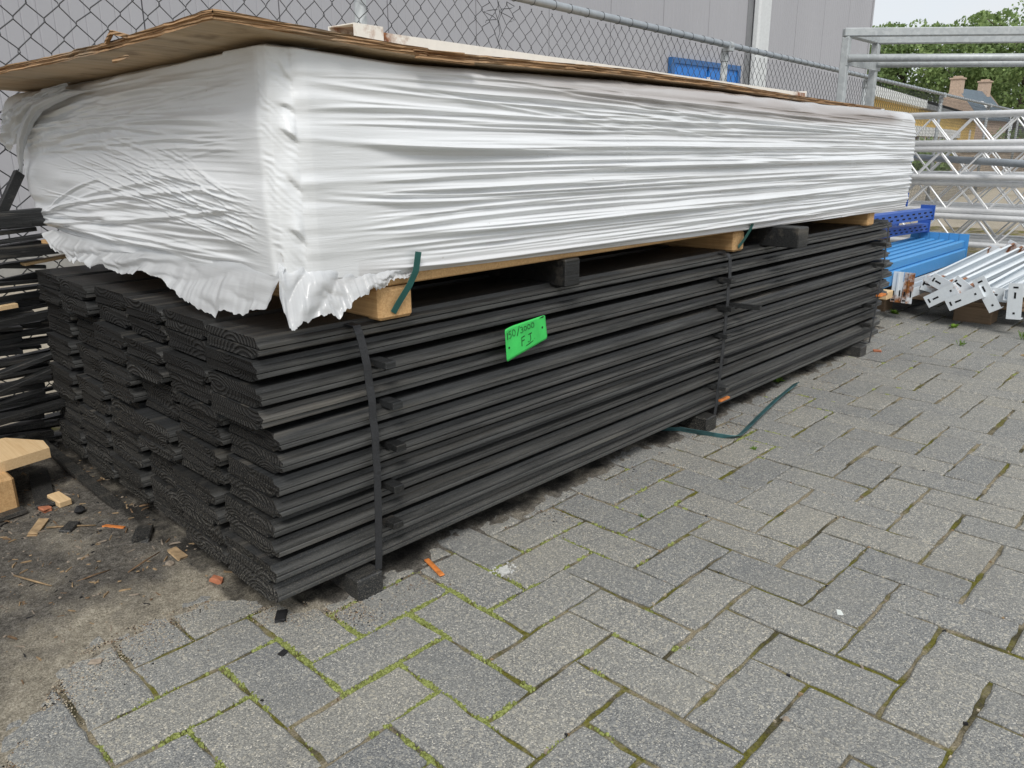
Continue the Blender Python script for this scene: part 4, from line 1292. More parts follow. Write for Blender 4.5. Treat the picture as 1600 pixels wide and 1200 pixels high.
# top line of the film (before it turns over) sinks to the right
topz = np.full(NS, 0.995)
lx_ = path[:, 0]
onlong = (path[:, 1] < 1.175) & (lx_ > 0.69)
topz = np.where(path[:, 1] < 1.3, np.interp(lx_, [0.66, 0.75, 0.95, 1.4, 1.9, 2.7, 3.3, 3.65], [0.997, 0.990, 0.980, 0.972, 0.966, 0.944, 0.953, 0.935]), np.interp(path[:, 1], [1.2, 1.9, 2.3, 2.5], [0.995, 0.985, 0.968, 0.955]))
botz = np.where((path[:, 1] < 1.3) & (lx_ > 0.7), np.interp(lx_, [0.7, 0.8, 0.9, 1.4, 2.2, 3.3, 3.65], [0.634, 0.626, 0.622, 0.613, 0.602, 0.590, 0.586]), np.interp(path[:, 1], [1.15, 1.9, 2.3, 2.5], [0.640, 0.625, 0.640, 0.655]))
vv = np.linspace(0, 1, NV)
Zg = botz[:, None] + (topz - botz)[:, None] * vv[None, :]
Sx = np.repeat(lx_[:, None], NV, 1); Sy = np.repeat(path[:, 1][:, None], NV, 1)
disp = np.zeros((NS, NV))
rw = np.random.default_rng(99)
def prof(x):
    # a pleat: rises gently from below, drops sharply, with a small shadowed trough
    return np.where(x > 0, np.exp(-(x * 1.25) ** 2), np.exp(-np.abs(x * 0.9) ** 1.4)) - 0.35 * np.exp(-((x + 1.8) / 0.9) ** 2)
# --- long side
ML = (path[:, 1] < 1.16) & (lx_ > 0.70)
xs = lx_[ML]
zz = Zg[ML]
dl_ = np.zeros_like(zz)
pin = [0.660, 0.700, 0.786, 0.807, 0.862, 0.886, 0.95]
def add_ridge(dst, xx, zgrid, x0, x1, zc, w, a, fade=0.12):
    tp = sstep(0, 1, (xx - x0) / fade) * sstep(0, 1, (x1 - xx) / fade)
    dst += (a * tp)[:, None] * prof((zgrid - zc[:, None]) / w)
pins = np.array(pin)
for k in range(150):
    # folds fan out of the pinch points at the corner, then run on nearly parallel
    ztar = rw.uniform(0.595, 0.985)
    x0 = 0.70 if rw.random() < 0.6 else rw.uniform(0.75, 2.9)
    x1 = x0 + rw.uniform(0.6, 2.6)
    if rw.random() < 0.4: x1 = 3.8
    zp = pins[np.argmin(np.abs(pins - ztar))] + rw.normal(0, 0.006)
    s0 = xs - 0.70
    zfin = 0.60 + (ztar - 0.60) * np.interp(xs, [0.7, 3.6], [1.0, 0.93])
    zc = zfin + (zp - ztar) * np.exp(-np.maximum(s0, 0) / 0.16) * 0.75 + rw.normal(0, 0.006) * np.sin(s0 / 2.9 * math.pi) - (0.03 * s0 if ztar > 0.91 else 0) * 0.5
    zc = zc + 0.0013 * np.sin(s0 * rw.uniform(3, 7) + rw.uniform(0, 6))
    wdt = 0.0016 + 0.0046 * rw.random() ** 1.7
    add_ridge(dl_, xs, zz, x0 + rw.uniform(-0.02, 0.10), x1, zc, wdt, wdt * rw.uniform(0.5, 1.15), rw.uniform(0.12, 0.5))
for k in range(330):
    x0 = rw.uniform(0.72, 3.4); x1 = x0 + rw.uniform(0.15, 0.9)
    zs = rw.uniform(0.60, 0.98); sl = rw.normal(-0.012, 0.010)
    zc = zs + sl * (xs - x0)
    add_ridge(dl_, xs, zz, x0, x1, zc, rw.uniform(0.0013, 0.0030), rw.uniform(0.0009, 0.0025), 0.12)
for k in range(7):
    x0 = rw.uniform(0.75, 1.6); x1 = x0 + rw.uniform(0.5, 1.1); zs = rw.uniform(0.92, 0.98)
    zc = zs - rw.uniform(0.05, 0.11) * (xs - x0)
    add_ridge(dl_, xs, zz, x0, x1, zc, 0.0028, 0.0026, 0.2)
dl_ += 0.0034 * vnoise(xs[:, None] * 0.33 + zz * 0.6, zz * 30 + 0.35 * xs[:, None], 5) + 0.0022 * vnoise(xs[:, None] * 0.5, zz * 70 + xs[:, None] * 0.9, 6)
# calm patch near the corner where the film lies tight
calm = 1 - 0.65 * np.exp(-((xs - 0.80) / 0.07) ** 2)[:, None] * (zz < 0.88)
disp[ML] = dl_ * calm
# --- end face
ME = (np.abs(path[:, 0] - np.interp(path[:, 1], [1.195, 2.53], [0.655, 0.672])) < 0.012) & (path[:, 1] > 1.19) & (path[:, 1] < 2.56)
ys = path[:, 1][ME]; ze_ = Zg[ME]
de = np.zeros_like(ze_)
def ridge_e(y0, z0, y1, z1, w, a, bow=0.0, fade=0.15):
    # from (y0,z0) at the left/back to (y1,z1) at the right/front
    t = np.clip((y0 - ys) / (y0 - y1), -0.2, 1.2)
    zc = z0 + (z1 - z0) * t + bow * np.sin(math.pi * np.clip(t, 0, 1))
    tp = sstep(-0.02, fade, t) * sstep(1.02, 1 - fade, t)
    de[:] += (a * tp)[:, None] * prof((ze_ - zc[:, None]) / w)
for k in range(22):
    ridge_e(2.50, 0.665 + rw.normal(0, 0.012), rw.uniform(1.2, 2.0), rw.uniform(0.64, 0.80), rw.uniform(0.003, 0.007), rw.uniform(0.0018, 0.005), rw.uniform(-0.012, 0.02))
for k in range(20):
    ridge_e(2.44 + rw.normal(0, 0.03), 0.87 + rw.normal(0, 0.02), rw.uniform(1.2, 1.8), rw.uniform(0.80, 0.97), rw.uniform(0.003, 0.007), rw.uniform(0.0015, 0.004), rw.uniform(0.0, 0.035))
for k in range(24):
    ya = rw.uniform(1.5, 2.3); z_a = rw.uniform(0.76, 0.86)
    ridge_e(ya, z_a, 1.18, 0.655 + rw.uniform(0, 0.09) + (z_a - .76) * .3, rw.uniform(0.0014, 0.0028), rw.uniform(0.0014, 0.0030), 0.0)
for k in range(14):
    ya = rw.uniform(1.5, 2.45)
    ridge_e(ya, rw.uniform(0.66, 0.98), ya - rw.uniform(0.15, 0.6), rw.uniform(0.66, 0.98) * 0.3 + 0.57, rw.uniform(0.0015, 0.003), rw.uniform(0.0004, 0.001))
for k in range(110):
    ya = rw.uniform(1.5, 2.5); za = rw.uniform(0.65, 0.98)
    ridge_e(ya, za, ya - rw.uniform(0.25, 0.8), za + rw.normal(-0.006, 0.012), rw.uniform(0.0013, 0.0030), rw.uniform(0.0005, 0.0012))
de += 0.0065 * vnoise(ys[:, None] * 3.0, ze_ * 17 - ys[:, None] * 1.5, 15) + 0.004 * vnoise(ys[:, None] * 6, ze_ * 45, 16)
# bunched bulge at the back top corner
de += 0.035 * np.exp(-((ys[:, None] - 2.46) / 0.11) ** 2 - ((ze_ - 0.93) / 0.06) ** 2) * (1 + 0.5 * vnoise(ys[:, None] * 60, ze_ * 60, 17))
fade_r = 0.25 + 0.75 * sstep(1.19, 1.36, ys)[:, None]
disp[ME] = de * fade_r
# --- corner between the two: pleats radiating from pinch points
MC = ~ML & ~ME & (path[:, 1] < 1.25) & (lx_ < 0.8)
ic = np.where(MC)[0]
tc_ = np.linspace(0, 1, len(ic))[:, None]
zc_ = Zg[ic]
dc = np.zeros_like(zc_)
# the film hangs in steps: each one swells downwards and is nipped in at the next pinch point
ps = np.array([0.60, 0.655, 0.70, 0.786, 0.862, 0.905, 0.95, 1.02])
ze2 = zc_ + (0.055 + 0.03 * np.sin(zc_ * 40)) * (tc_ - 0.88) + 0.004 * vnoise(tc_ * 5, zc_ * 40, 64)
seg_i = np.clip(np.searchsorted(ps, ze2) - 1, 0, len(ps) - 2)
fr = (ze2 - ps[seg_i]) / (ps[seg_i + 1] - ps[seg_i])
amp_ = np.array([0.003, 0.003, 0.012, 0.004, 0.012, 0.003, 0.006])[seg_i]
env = np.exp(-((tc_ - 0.86) / 0.20) ** 2)
saw = np.where(fr < 0.12, -0.55 + 1.5 * sstep(0, 0.12, fr), 0.95 - 1.5 * (fr - 0.12) / 0.88)
dc += amp_ * saw * env
dg = zc_ + 0.05 * (tc_ - 0.8)
dc += 0.0011 * np.sin(dg / 0.0021 + 3 * vnoise(tc_ * 3, zc_ * 30, 61)) * np.clip(1.1 - np.abs(fr - 0.75) * 2.2, 0, 1) * (1 - 0.4 * tc_)
dc += 0.004 * vnoise(tc_ * 2, zc_ * 18, 23)
disp[ic] = dc
# blend rows at the seams so that the folds run on round the corner
k_ = np.exp(-0.5 * (np.arange(-5, 6) / 2.0) ** 2); k_ /= k_.sum()
seam = np.zeros(NS); seam[300:352] = 1
sm_ = sum(k_[q + 5] * np.roll(disp, q, 0) for q in range(-5, 6))
wgt = np.convolve(seam, np.ones(9) / 9, 'same')[:, None]
disp = disp * (1 - 0.7 * wgt) + sm_ * 0.7 * wgt
# waist: stretched film draws in above and below
disp -= 0.012 * (np.abs(vv[None, :] - 0.45) ** 2) * 2
base3 = np.concatenate([path[:, None, :] + nrm_[:, None, :] * disp[:, :, None], Zg[:, :, None]], -1)
# bottom lip turned in, shoulder and top
cen = np.array([2.15, 1.82])
inw = -nrm_
rows_b = []
for (ins, dz) in ((0.06, 0.0015), (0.018, -0.002), (0.005, -0.0015)):
    r_ = base3[:, 0].copy(); r_[:, :2] += inw * ins; r_[:, 2] = np.maximum(r_[:, 2] + dz, 0.5995) ; rows_b.append(r_[:, None])
rows_t = []
shw = 1.0
plyz = np.interp(lx_, [.56, .925, 1.6, 2.6, 3.62], [1.0125, .9955, 1.0035, .991, .984]) - 0.0045
for (ins, fz_) in ((0.003, 0.16), (0.009, 0.42), (0.018, 0.68), (0.034, 0.88), (0.06, 0.97), (0.14, 0.98)):
    r_ = base3[:, -1].copy(); r_[:, :2] += inw * (ins + 0.003 * vnoise(np.arange(NS) * 0.05, np.full(NS, ins * 60), 33)[:, None])
    r_[:, 2] += np.maximum(plyz - r_[:, 2], -0.004) * fz_ * (0.93 + 0.07 * vnoise(np.arange(NS) * 0.06, np.full(NS, ins * 40), 31))
    rows_t.append(r_[:, None])
lastr = rows_t[-1].copy(); lastr[:, 0, 0] = np.clip(lastr[:, 0, 0], 1.2, 3.2); lastr[:, 0, 1] = 1.82; lastr[:, 0, 2] = 0.985
V3 = np.concatenate(rows_b + [base3] + rows_t + [lastr], 1)
NVV = V3.shape[1]
tight_and_shade = np.zeros((NS, NVV))
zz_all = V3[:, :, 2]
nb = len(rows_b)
# timber seen through: on the long-side shoulder, with plywood shade painted in, and along the bottom, in the shallow places of the far half
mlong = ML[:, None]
tight_and_shade[:, nb + NV:] = np.where(ML, np.interp(lx_, [0.9, 1.2, 2.0, 3.3, 3.5], [0.0, 0.35, 0.8, 0.85, 0.2]), 0.0)[:, None]
shade_row = sstep(0.86, 0.97, vv)[None, :] * np.interp(lx_, [0.9, 1.4, 3.3, 3.45], [0.0, 0.5, 0.9, 0.1])[:, None] * mlong  # painted shade below the plywood, on top of the timber brown
tight_and_shade[:, nb:nb + NV] = shade_row + mlong * 0.16 * sstep(0.002, -0.004, disp) * np.interp(lx_, [0.7, 1.2, 3.5], [0.2, 0.8, 1.0])[:, None] + mlong * 0.25 * sstep(0.10, 0.0, vv)[None, :] * (lx_ > 0.8)[:, None]
tight_and_shade = np.clip(tight_and_shade, 0, 1)
wrap_o = mesh_obj('wrap', V3.reshape(-1, 3), grid_faces(NS, NVV, True)[:, ::-1] if False else grid_faces(NS, NVV, True), M['white_film'], pack, tuple(wpos(pack)), smooth=True, attrs={'tight_and_shade': tight_and_shade.ravel()})

# twisted roll of film hanging from the back top corner
tp_ = [(0.658, 1.90, 0.970), (0.648, 2.0, 0.968), (0.640, 2.09, 0.960), (0.636, 2.19, 0.950), (0.638, 2.29, 0.922), (0.642, 2.38, 0.886), (0.648, 2.45, 0.845), (0.655, 2.50, 0.79)]
cur = np.array(tp_); tt = np.linspace(0, len(tp_) - 1, 90)
cur = np.stack([np.interp(tt, range(len(tp_)), cur[:, q]) for q in range(3)], -1)
rad = np.interp(tt, [0, 1, 3, 5, 6, 7], [0.0008, 0.006, 0.012, 0.012, 0.008, 0.003])
na = 28
tv = []
for i, p in enumerate(cur):
    d = cur[min(i + 1, 89)] - cur[max(i - 1, 0)]; d /= np.linalg.norm(d)
    a = np.cross(d, [1, 0, 0]); a /= np.linalg.norm(a); b_ = np.cross(d, a)
    for k in range(na):
        th = 2 * math.pi * k / na
        r_ = rad[i] * (1 + 0.14 * math.sin(3 * th + i * 0.10) + 0.10 * math.sin(7 * th + i * 0.13) + 0.05 * math.sin(11 * th + i * 0.2))
        tv.append(p + a * r_ * math.cos(th) + b_ * r_ * math.sin(th))
mesh_obj('film_twist', tv, [(i * na + k, i * na + (k + 1) % na, (i + 1) * na + (k + 1) % na, (i + 1) * na + k) for i in range(89) for k in range(na)], M['torn_film'], pack, tuple(wpos(pack)), smooth=True)
# crumpled film mass above the twist, under the plywood
nu, nv = 120, 50
uu, v2 = np.meshgrid(np.linspace(0, 1, nu), np.linspace(0, 1, nv), indexing='ij')
cy_ = 2.0 + uu * 0.575; ztop_ = 0.992 - 0.050 * uu ** 2; zlow = np.interp(uu, [0, 0.4, 0.8, 1], [0.975, 0.935, 0.865, 0.845])
cz_ = ztop_ * v2 + zlow * (1 - v2)
cx_ = 0.655 - 0.028 * np.sin(math.pi * np.clip(v2 * 0.9 + 0.08, 0, 1)) * (0.4 + 0.6 * np.sin(math.pi * np.clip(uu * 0.85, 0, 1))) + 0.009 * fbm(uu * 6 + v2 * 5, v2 * 5 - uu * 5, 41, 2) - 0.007 * np.abs(vnoise(uu * 12 + v2 * 10, v2 * 6 - uu * 8, 44)) + 0.05 * np.maximum(0, uu - 0.9)
cy_ = cy_ + 0.010 * vnoise(uu * 6, v2 * 7, 47) * uu
mesh_obj('crumpled_film', np.stack([cx_, cy_, cz_], -1).reshape(-1, 3), grid_faces(nu, nv), M['torn_film'], pack, tuple(wpos(pack)), smooth=True)

# torn skirts hanging below the film
def skirt(top, bot, name, seed, nseg=300, nrow=26, amp=0.007, out=(-1, 0)):
    """top, bot: lists of (t, x, y, z) along the edge"""
    r = np.random.default_rng(seed)
    t = np.linspace(0, 1, nseg)
    A = np.array(top); B = np.array(bot)
    ta = np.stack([np.interp(t, A[:, 0], A[:, q]) for q in (1, 2, 3)], -1)
    tb = np.stack([np.interp(t, B[:, 0], B[:, q]) for q in (1, 2, 3)], -1)
    tb[:, 2] += 0.004 * np.round(2.5 * vnoise(t * 26, t * 0, seed)) / 2.5 + 0.0028 * vnoise(t * 95, t * 0, seed + 3) - 0.005 * (vnoise(t * 21, t * 0, seed + 5) > 0.4)
    s = np.linspace(0, 1, nrow)[None, :, None]
    G = ta[:, None] * (1 - s) + tb[:, None] * s
    Tm = np.repeat(t[:, None], nrow, 1); Sm = np.repeat(s[0, :, 0][None], nseg, 0)
    # faceted crumples: ridged noise
    nz = np.abs(vnoise(Tm * 5 + Sm * 1.6, Sm * 1.3 + Tm * 3, seed + 7)) * 1.5 + 0.42 * np.abs(vnoise(Tm * 9 - Sm * 3.5, Sm * 2.6 + Tm * 6, seed + 8)) + 0.05 * vnoise(Tm * 24, Sm * 6, seed + 9) - 0.35
    k = amp * (nz * 1.6 - 0.5) * np.minimum(1, Sm * 3)
    G[:, :, 0] += out[0] * k; G[:, :, 1] += out[1] * k
    o = mesh_obj(name, G.reshape(-1, 3), grid_faces(nseg, nrow), M['torn_film'], pack, tuple(wpos(pack)), smooth=True)
    return o
eb = [(2.36, 0.640), (2.27, 0.600), (2.186, 0.584), (2.092, 0.587), (1.942, 0.590), (1.867, 0.583), (1.717, 0.598), (1.64, 0.594), (1.578, 0.586), (1.483, 0.566), (1.40, 0.552), (1.381, 0.549), (1.365, 0.562), (1.28, 0.572), (1.20, 0.590), (1.17, 0.622)]
top = [((2.36 - y) / 1.19, 0.668, y, z) for y, z in ((2.36, 0.646), (2.2, 0.640), (1.9, 0.636), (1.6, 0.640), (1.3, 0.650), (1.17, 0.655))]
bot = [((2.36 - y) / 1.19, 0.640 - 0.006 * (z < 0.57), y, z) for y, z in eb]
skirt(top, bot, 'torn_skirt', 61, amp=0.0062)
lb = [(0.0, 0.641, 1.150, 0.612), (0.06, 0.646, 1.140, 0.566), (0.14, 0.662, 1.130, 0.566), (0.32, 0.712, 1.122, 0.577), (0.40, 0.735, 1.118, 0.570), (0.46, 0.752, 1.122, 0.585), (0.55, 0.780, 1.130, 0.600), (0.7, 0.83, 1.138, 0.609), (1.0, 0.92, 1.146, 0.618)]
lt = [(0.0, 0.664, 1.186, 0.662), (0.2, 0.696, 1.166, 0.660), (0.4, 0.735, 1.158, 0.656), (0.7, 0.83, 1.157, 0.642), (1.0, 0.92, 1.157, 0.630)]
skirt(lt, lb, 'torn_skirt', 77, 160, 30, 0.0075, (-0.35, -0.9))
# green straps under the pack
def face_strap(pts, w, mat, label, along):
    return strap_strip(pts, w, 0.0014, mat, pack, 'strap', label, along)
face_strap([(0.925, 1.138, 0.66), (0.918, 1.139, 0.625), (0.905, 1.143, 0.60), (0.884, 1.150, 0.57), (0.872, 1.154, 0.551)], 0.014, M['strap_green'], 'dark green strap over the front pine bearer', (1, 0, 0))
face_strap([(2.235, 1.148, 0.62), (2.228, 1.152, 0.60), (2.21, 1.158, 0.575), (2.185, 1.164, 0.551)], 0.014, M['strap_green'], 'green strap at the middle pine bearer', (1, 0, 0))

# black blocks between the pack and the planks
for (x0, x1, yo, lab) in ((1.36, 1.412, -0.02, 'short black block under the pack above the green tag'), (2.385, 2.455, -0.10, 'long black block sticking out under the pack right of middle')):
    o = MB().box((x0, PYF + yo, ZT + 0.0005), (x1, PYF + 1.2, ZB - 0.001), bev=0.003).build('timber_block', M['black_wood'])
    tag(o, lab, 'timber block')

# ================================================================== plywood cover, white beam on top
def ply():
    A = [(0.560, 1.118), (0.925, 1.128), (1.6, 1.158), (2.6, 1.235), (3.62, 1.312)]       # front edge
    nu, nv = 240, 60
    t = np.linspace(0, 1, nu)
    fx = np.interp(t, [0, .12, .34, .67, 1.0], [p[0] for p in A]); fy = np.interp(t, [0, .12, .34, .67, 1.0], [p[1] for p in A])
    fz = np.interp(t, [0, .05, .13, .22, .34, .5, .67, .85, 1.0], [1.0165, 1.008, 0.9955, 0.9965, 1.0035, 0.999, 0.991, 0.985, 0.984])
    k_ = np.ones(9) / 9
    fz = np.convolve(np.pad(fz, 4, 'edge'), k_, 'valid')
    fy = fy + 0.004 * vnoise(t * 22, t * 0, 71) + 0.002 * vnoise(t * 80, t * 0, 72) + 0.010 * (np.abs(t - 0.155) < 0.022)
    v = np.linspace(0, 1, nv)
    X = fx[:, None] - (0.005 * (1 - t)[:, None]) * v[None, :] - 0.035 * v[None, :] * (1 - t[:, None])
    W_ = 1.42
    Yg = fy[:, None] + W_ * v[None, :]
    back = 1.000
    Zg_ = fz[:, None] + (np.interp(v, [0, 0.15, 0.3, 0.65, 1], [0, -0.006, -0.012, -0.010, -0.006])[None, :]) * np.interp(t, [0, .15, 1], [1, 0.1, 0.1])[:, None]
    Zg_ = np.maximum(Zg_, 0.982)
    X = X + 0.004 * vnoise(v * 18, v * 0, 73)[None, :] * (t[:, None] < 0.02) + 0.003 * vnoise(v * 60, v * 0, 74)[None, :] * (t[:, None] < 0.02)
    TH = 0.0142
    top_ = np.stack([X, Yg, Zg_ + TH], -1); bot_ = np.stack([X, Yg, Zg_], -1)
    # delaminated step in the front edge
    n = nu * nv
    verts = np.concatenate([bot_.reshape(-1, 3), top_.reshape(-1, 3)])
    gfc = grid_faces(nu, nv)
    faces = [tuple(q[::-1]) for q in gfc] + [tuple(q + n) for q in gfc]
    mi = [0] * len(faces)
    idx = lambda a, b: a * nv + b
    # edges with a middle row so that veneers read
    mid_v = []
    def edge(seq, outx, outy, seed):
        base = len(verts) + len(mid_v)
        m = len(seq)
        for i, s in enumerate(seq):
            for lev in (0.0, 0.3, 0.33, 0.63, 0.66, 1.0):
                p = verts[s] + np.array([0, 0, TH * lev])
                o_ = 0.0028 * float(vnoise(np.array([i * 0.35]), np.array([lev * 3.0]), seed)[0]) - (0.002 if lev in (0.33, 0.63) else 0)
                mid_v.append(p + np.array([outx * o_, outy * o_, 0]))
        for i in range(m - 1):
            for q in range(5):
                faces.append((base + i * 6 + q, base + (i + 1) * 6 + q, base + (i + 1) * 6 + q + 1, base + i * 6 + q + 1)); mi.append(1)
    edge([idx(a, 0) for a in range(nu)], 0, -1, 81)
    edge([idx(0, b) for b in range(nv - 1, -1, -1)], -1, 0, 82)
    edge([idx(nu - 1, b) for b in range(nv)], 1, 0, 83)
    edge([idx(a, nv - 1) for a in range(nu - 1, -1, -1)], 0, 1, 84)
    allv = np.concatenate([verts, np.array(mid_v)])
    o = mesh_obj('plywood_sheet', allv, faces, [M['plywood'], M['ply_edge']], None, (2.0, 1.8, 1.0), mi)
    return o
po_ = ply()
tag(po_, 'warped brown plywood sheet lying over the white wrapped pack', 'plywood sheet')
# splinter lifted off the left edge and a strip peeling at the front
sp1 = MB().bar((0.552, 1.395, 1.020), (0.546, 1.44, 1.030), 0.006, 0.006).bar((0.546, 1.44, 1.030), (0.550, 1.48, 1.018), 0.006, 0.005).bar((0.550, 1.40, 0.990), (0.546, 1.45, 0.986), 0.005, 0.005)
sp1.build('splinter', M['ply_edge'], po_)
MB().bar((0.93, 1.126, 0.995), (1.07, 1.135, 0.993), 0.010, 0.0045).bar((0.925, 1.127, 1.006), (1.05, 1.137, 1.009), 0.006, 0.003).build('veneer_strip', M['ply_edge'], po_)

wb = thing('white_roof_beam', 'long cream white steel channel lying on top of the plywood sheet', 'beam', (2.2, 1.42, 1.03))
p0, p1 = Vector((1.02, 1.345, 0.986)), Vector((3.42, 1.565, 0.983))
b = MB()
d_ = (p1 - p0).normalized(); s_ = Vector((0, 0, 1)).cross(d_).normalized()
mm = Matrix((d_, s_, d_.cross(s_))).transposed().to_4x4(); mm.translation = p0 + Vector((0, 0, 0.0255))
L_ = (p1 - p0).length
n = 12
for (ya, yb2, za, zb) in ((0, 0.003, 0, 0.052), (0.0032, 0.06, 0.049, 0.052), (0.0602, 0.063, 0, 0.052)):
    v = []; ru_ = []; f = []
    for i in range(n + 1):
        x = L_ * i / n
        for (y, z) in ((ya, za), (yb2, za), (yb2, zb), (ya, zb)):
            v.append(tuple(mm @ Vector((x, y, z)))); ru_.append(1.0 * max(0, 1 - x / 0.25) * 0.6 + 0.9 * max(0, 1 - (L_ - x) / 0.12))
    f = [(i * 4 + k, i * 4 + (k + 1) % 4, (i + 1) * 4 + (k + 1) % 4, (i + 1) * 4 + k) for i in range(n) for k in range(4)]
    f += [(3, 2, 1, 0), tuple(n * 4 + k for k in range(4))]
    b.add(v, f, 0, ru_)
b.build('channel', M['cream_steel'], wb)
b = MB()
b.box((-0.075, -0.012, 0.0), (-0.002, -0.009, 0.06), mm, rust=0.42).box((-0.075, 0.062, 0.0), (-0.002, 0.065, 0.06), mm, rust=0.42).box((-0.0038, -0.0088, 0.0), (-0.002, 0.0618, 0.06), mm, rust=0.4).box((-0.075, -0.0088, 0.058), (-0.0054, 0.0618, 0.060), mm, rust=0.45)
b.build('hook_bracket', M['cream_steel'], wb)
b = MB().box((L_ + 0.001, -0.005, 0.0), (L_ + 0.005, 0.068, 0.06), mm, rust=0.38)
b.build('end_plate', M['cream_steel'], wb)

# ================================================================== heap of black laths by the fence
def lath(p, q, w, t, mat, up=(0, 0, 1), name='lath'):
    return MB().bar(p, q, w, t, up=up, bev=0.0008).build(name, M[mat])
GL = 'black laths heaped against the fence'
levels = np.arange(0.012, 0.70, 0.0175)
rl = np.random.default_rng(5)
for n_, z in enumerate(levels):
    for k in range(2 if z < 0.45 else 1):
        if rl.random() < 0.06: continue
        y = (2.455 + 0.045 * k + rl.normal(0, 0.012))
        xr = rl.uniform(0.56, 0.76) + 0.06 * k - 0.05 * (z > 0.6)
        ang = rl.normal(-0.02, 0.07); tilt = rl.normal(0.0, 0.075)
        L = rl.uniform(0.55, 1.0)
        q = Vector((xr, y, z + rl.normal(0, 0.002))); p = q - Vector((math.cos(ang), math.sin(ang) * 0.6, math.sin(tilt))) * L
        w, t = rl.choice([(0.040, 0.0110), (0.030, 0.016), (0.045, 0.009), (0.020, 0.015), (0.016, 0.010)])
        o = lath(p, q, w, t, 'black_wood')
        tag(o, 'black stained lath in the heap between the fence and the plank stack', 'lath', GL)
def special(p, q, w, t, mat, lab, cat='lath', up=(0, 0, 1), name='lath'):
    return tag(lath(p, q, w, t, mat, up, name), lab, cat)
special((0.56, 2.44, 0.665), (0.650, 2.50, 0.79), 0.026, 0.014, 'black_wood', 'short grey black lath standing slanted on top of the heap', up=(0, 1, 0.3))
special((0.30, 2.43, 0.672), (0.688, 2.45, 0.668), 0.035, 0.036, 'black_wood', 'thick grey black lath on top of the heap, beside the wrapped pack')
special((0.35, 2.40, 0.585), (0.735, 2.42, 0.592), 0.05, 0.028, 'black_wood', 'black batten with a scraped pale end below the wrapped pack')
special((0.66, 2.415, 0.606), (0.715, 2.44, 0.608), 0.03, 0.016, 'pine', 'small sawn pine block on the lath heap below the wrap', 'offcut', name='pine_offcut')
special((0.60, 2.43, 0.553), (0.76, 2.455, 0.566), 0.03, 0.008, 'pine_pale', 'pale split pine strip lying among the black laths', 'offcut', name='pine_offcut')
special((0.50, 2.41, 0.445), (0.565, 2.42, 0.447), 0.02, 0.012, 'pine_pale', 'small pale wood end showing in the lath heap', 'offcut', name='pine_offcut')
special((0.42, 2.39, 0.40), (0.66, 2.40, 0.418), 0.030, 0.020, 'black_wood', 'square black lath end poking out beside the plank ends')
special((0.30, 2.38, 0.235), (0.645, 2.37, 0.315), 0.032, 0.012, 'black_wood', 'long black lath slanting up towards the plank ends')
special((0.28, 2.35, 0.185), (0.60, 2.36, 0.268), 0.034, 0.012, 'black_wood', 'grey worn lath slanting across the front of the heap')
special((0.40, 2.33, 0.16), (0.625, 2.345, 0.175), 0.03, 0.018, 'black_wood', 'short thick black lath low in front of the heap')
special((0.545, 2.44, 0.075), (0.578, 1.86, 0.010), 0.026, 0.012, 'black_wood', 'long thin black lath sloping down to the plank ends')
special((0.52, 2.34, 0.012), (0.452, 2.02, 0.022), 0.045, 0.008, 'black_wood', 'flat black lath lying on the soil behind the yellow offcut')
special((0.15, 2.02, 0.012), (0.41, 2.035, 0.022), 0.03, 0.010, 'black_wood', 'black lath on the soil under the pine block at the left edge')
special((0.1, 2.22, 0.05), (0.50, 2.36, 0.10), 0.05, 0.014, 'black_wood', 'broad black lath under the sawn pine board')

pb = MB()
pts = [(0.15, 2.33), (0.45, 2.285), (0.512, 2.19), (0.506, 2.12), (0.40, 2.10), (0.12, 2.08)]
pb.add([(x, y, 0.104) for x, y in pts] + [(x, y, 0.130) for x, y in pts], [tuple(range(6))[::-1], tuple(range(6, 12))] + [(k, (k + 1) % 6, (k + 1) % 6 + 6, k + 6) for k in range(6)])
tag(pb.build('pine_board', M['pine_pale']), 'sawn pale pine board at the left edge, resting on a block', 'board')
tag(MB().box((0.27, 2.05, 0.012), (0.405, 2.17, 0.104), bev=0.006).build('pine_block', M['pine']), 'rough squared pine block under the pale board', 'timber block')

# ------------------------------------------------------------------ debris on the soil
def chip(name, lab, cat, loc, size, rot, mat, group=None, bev=0.12, jag=0.0, seed=0):
    m = Matrix.Translation(loc) @ Euler(rot).to_matrix().to_4x4()
    b = MB().box((-size[0] / 2, -size[1] / 2, 0), (size[0] / 2, size[1] / 2, size[2]), None, bev=bev * min(size))
    if jag:
        r = np.random.default_rng(seed)
        b.v = [tuple(np.array(p) * (1 + r.normal(0, jag, 3))) for p in b.v]
    b.v = [tuple(m @ Vector(p)) for p in b.v]
    return tag(b.build(name, M[mat], None, loc), lab, cat, group)
GZ = 0.0115
chip('wood_offcut', 'yellow sawn wood offcut lying on the soil by the plank ends', 'offcut', (0.485, 2.03, GZ + .004), (0.030, 0.066, 0.016), (0.05, 0.0, 0.12), 'pine_pale')
chip('charred_lump', 'round black lump on the soil right of the yellow offcut', 'lump', (0.500, 1.935, GZ), (0.026, 0.024, 0.020), (0, 0, 0.4), 'char', bev=0.45, jag=0.08, seed=3)
chip('wood_offcut', 'small black painted offcut on the soil in front of the planks', 'offcut', (0.452, 1.855, GZ), (0.026, 0.05, 0.014), (0, 0.1, -0.75), 'black_wood')
chip('wood_offcut', 'broken black offcut leaning against the lowest plank ends', 'offcut', (0.555, 1.70, GZ), (0.035, 0.07, 0.016), (0, 0.15, -0.5), 'black_wood', jag=0.1, seed=5)
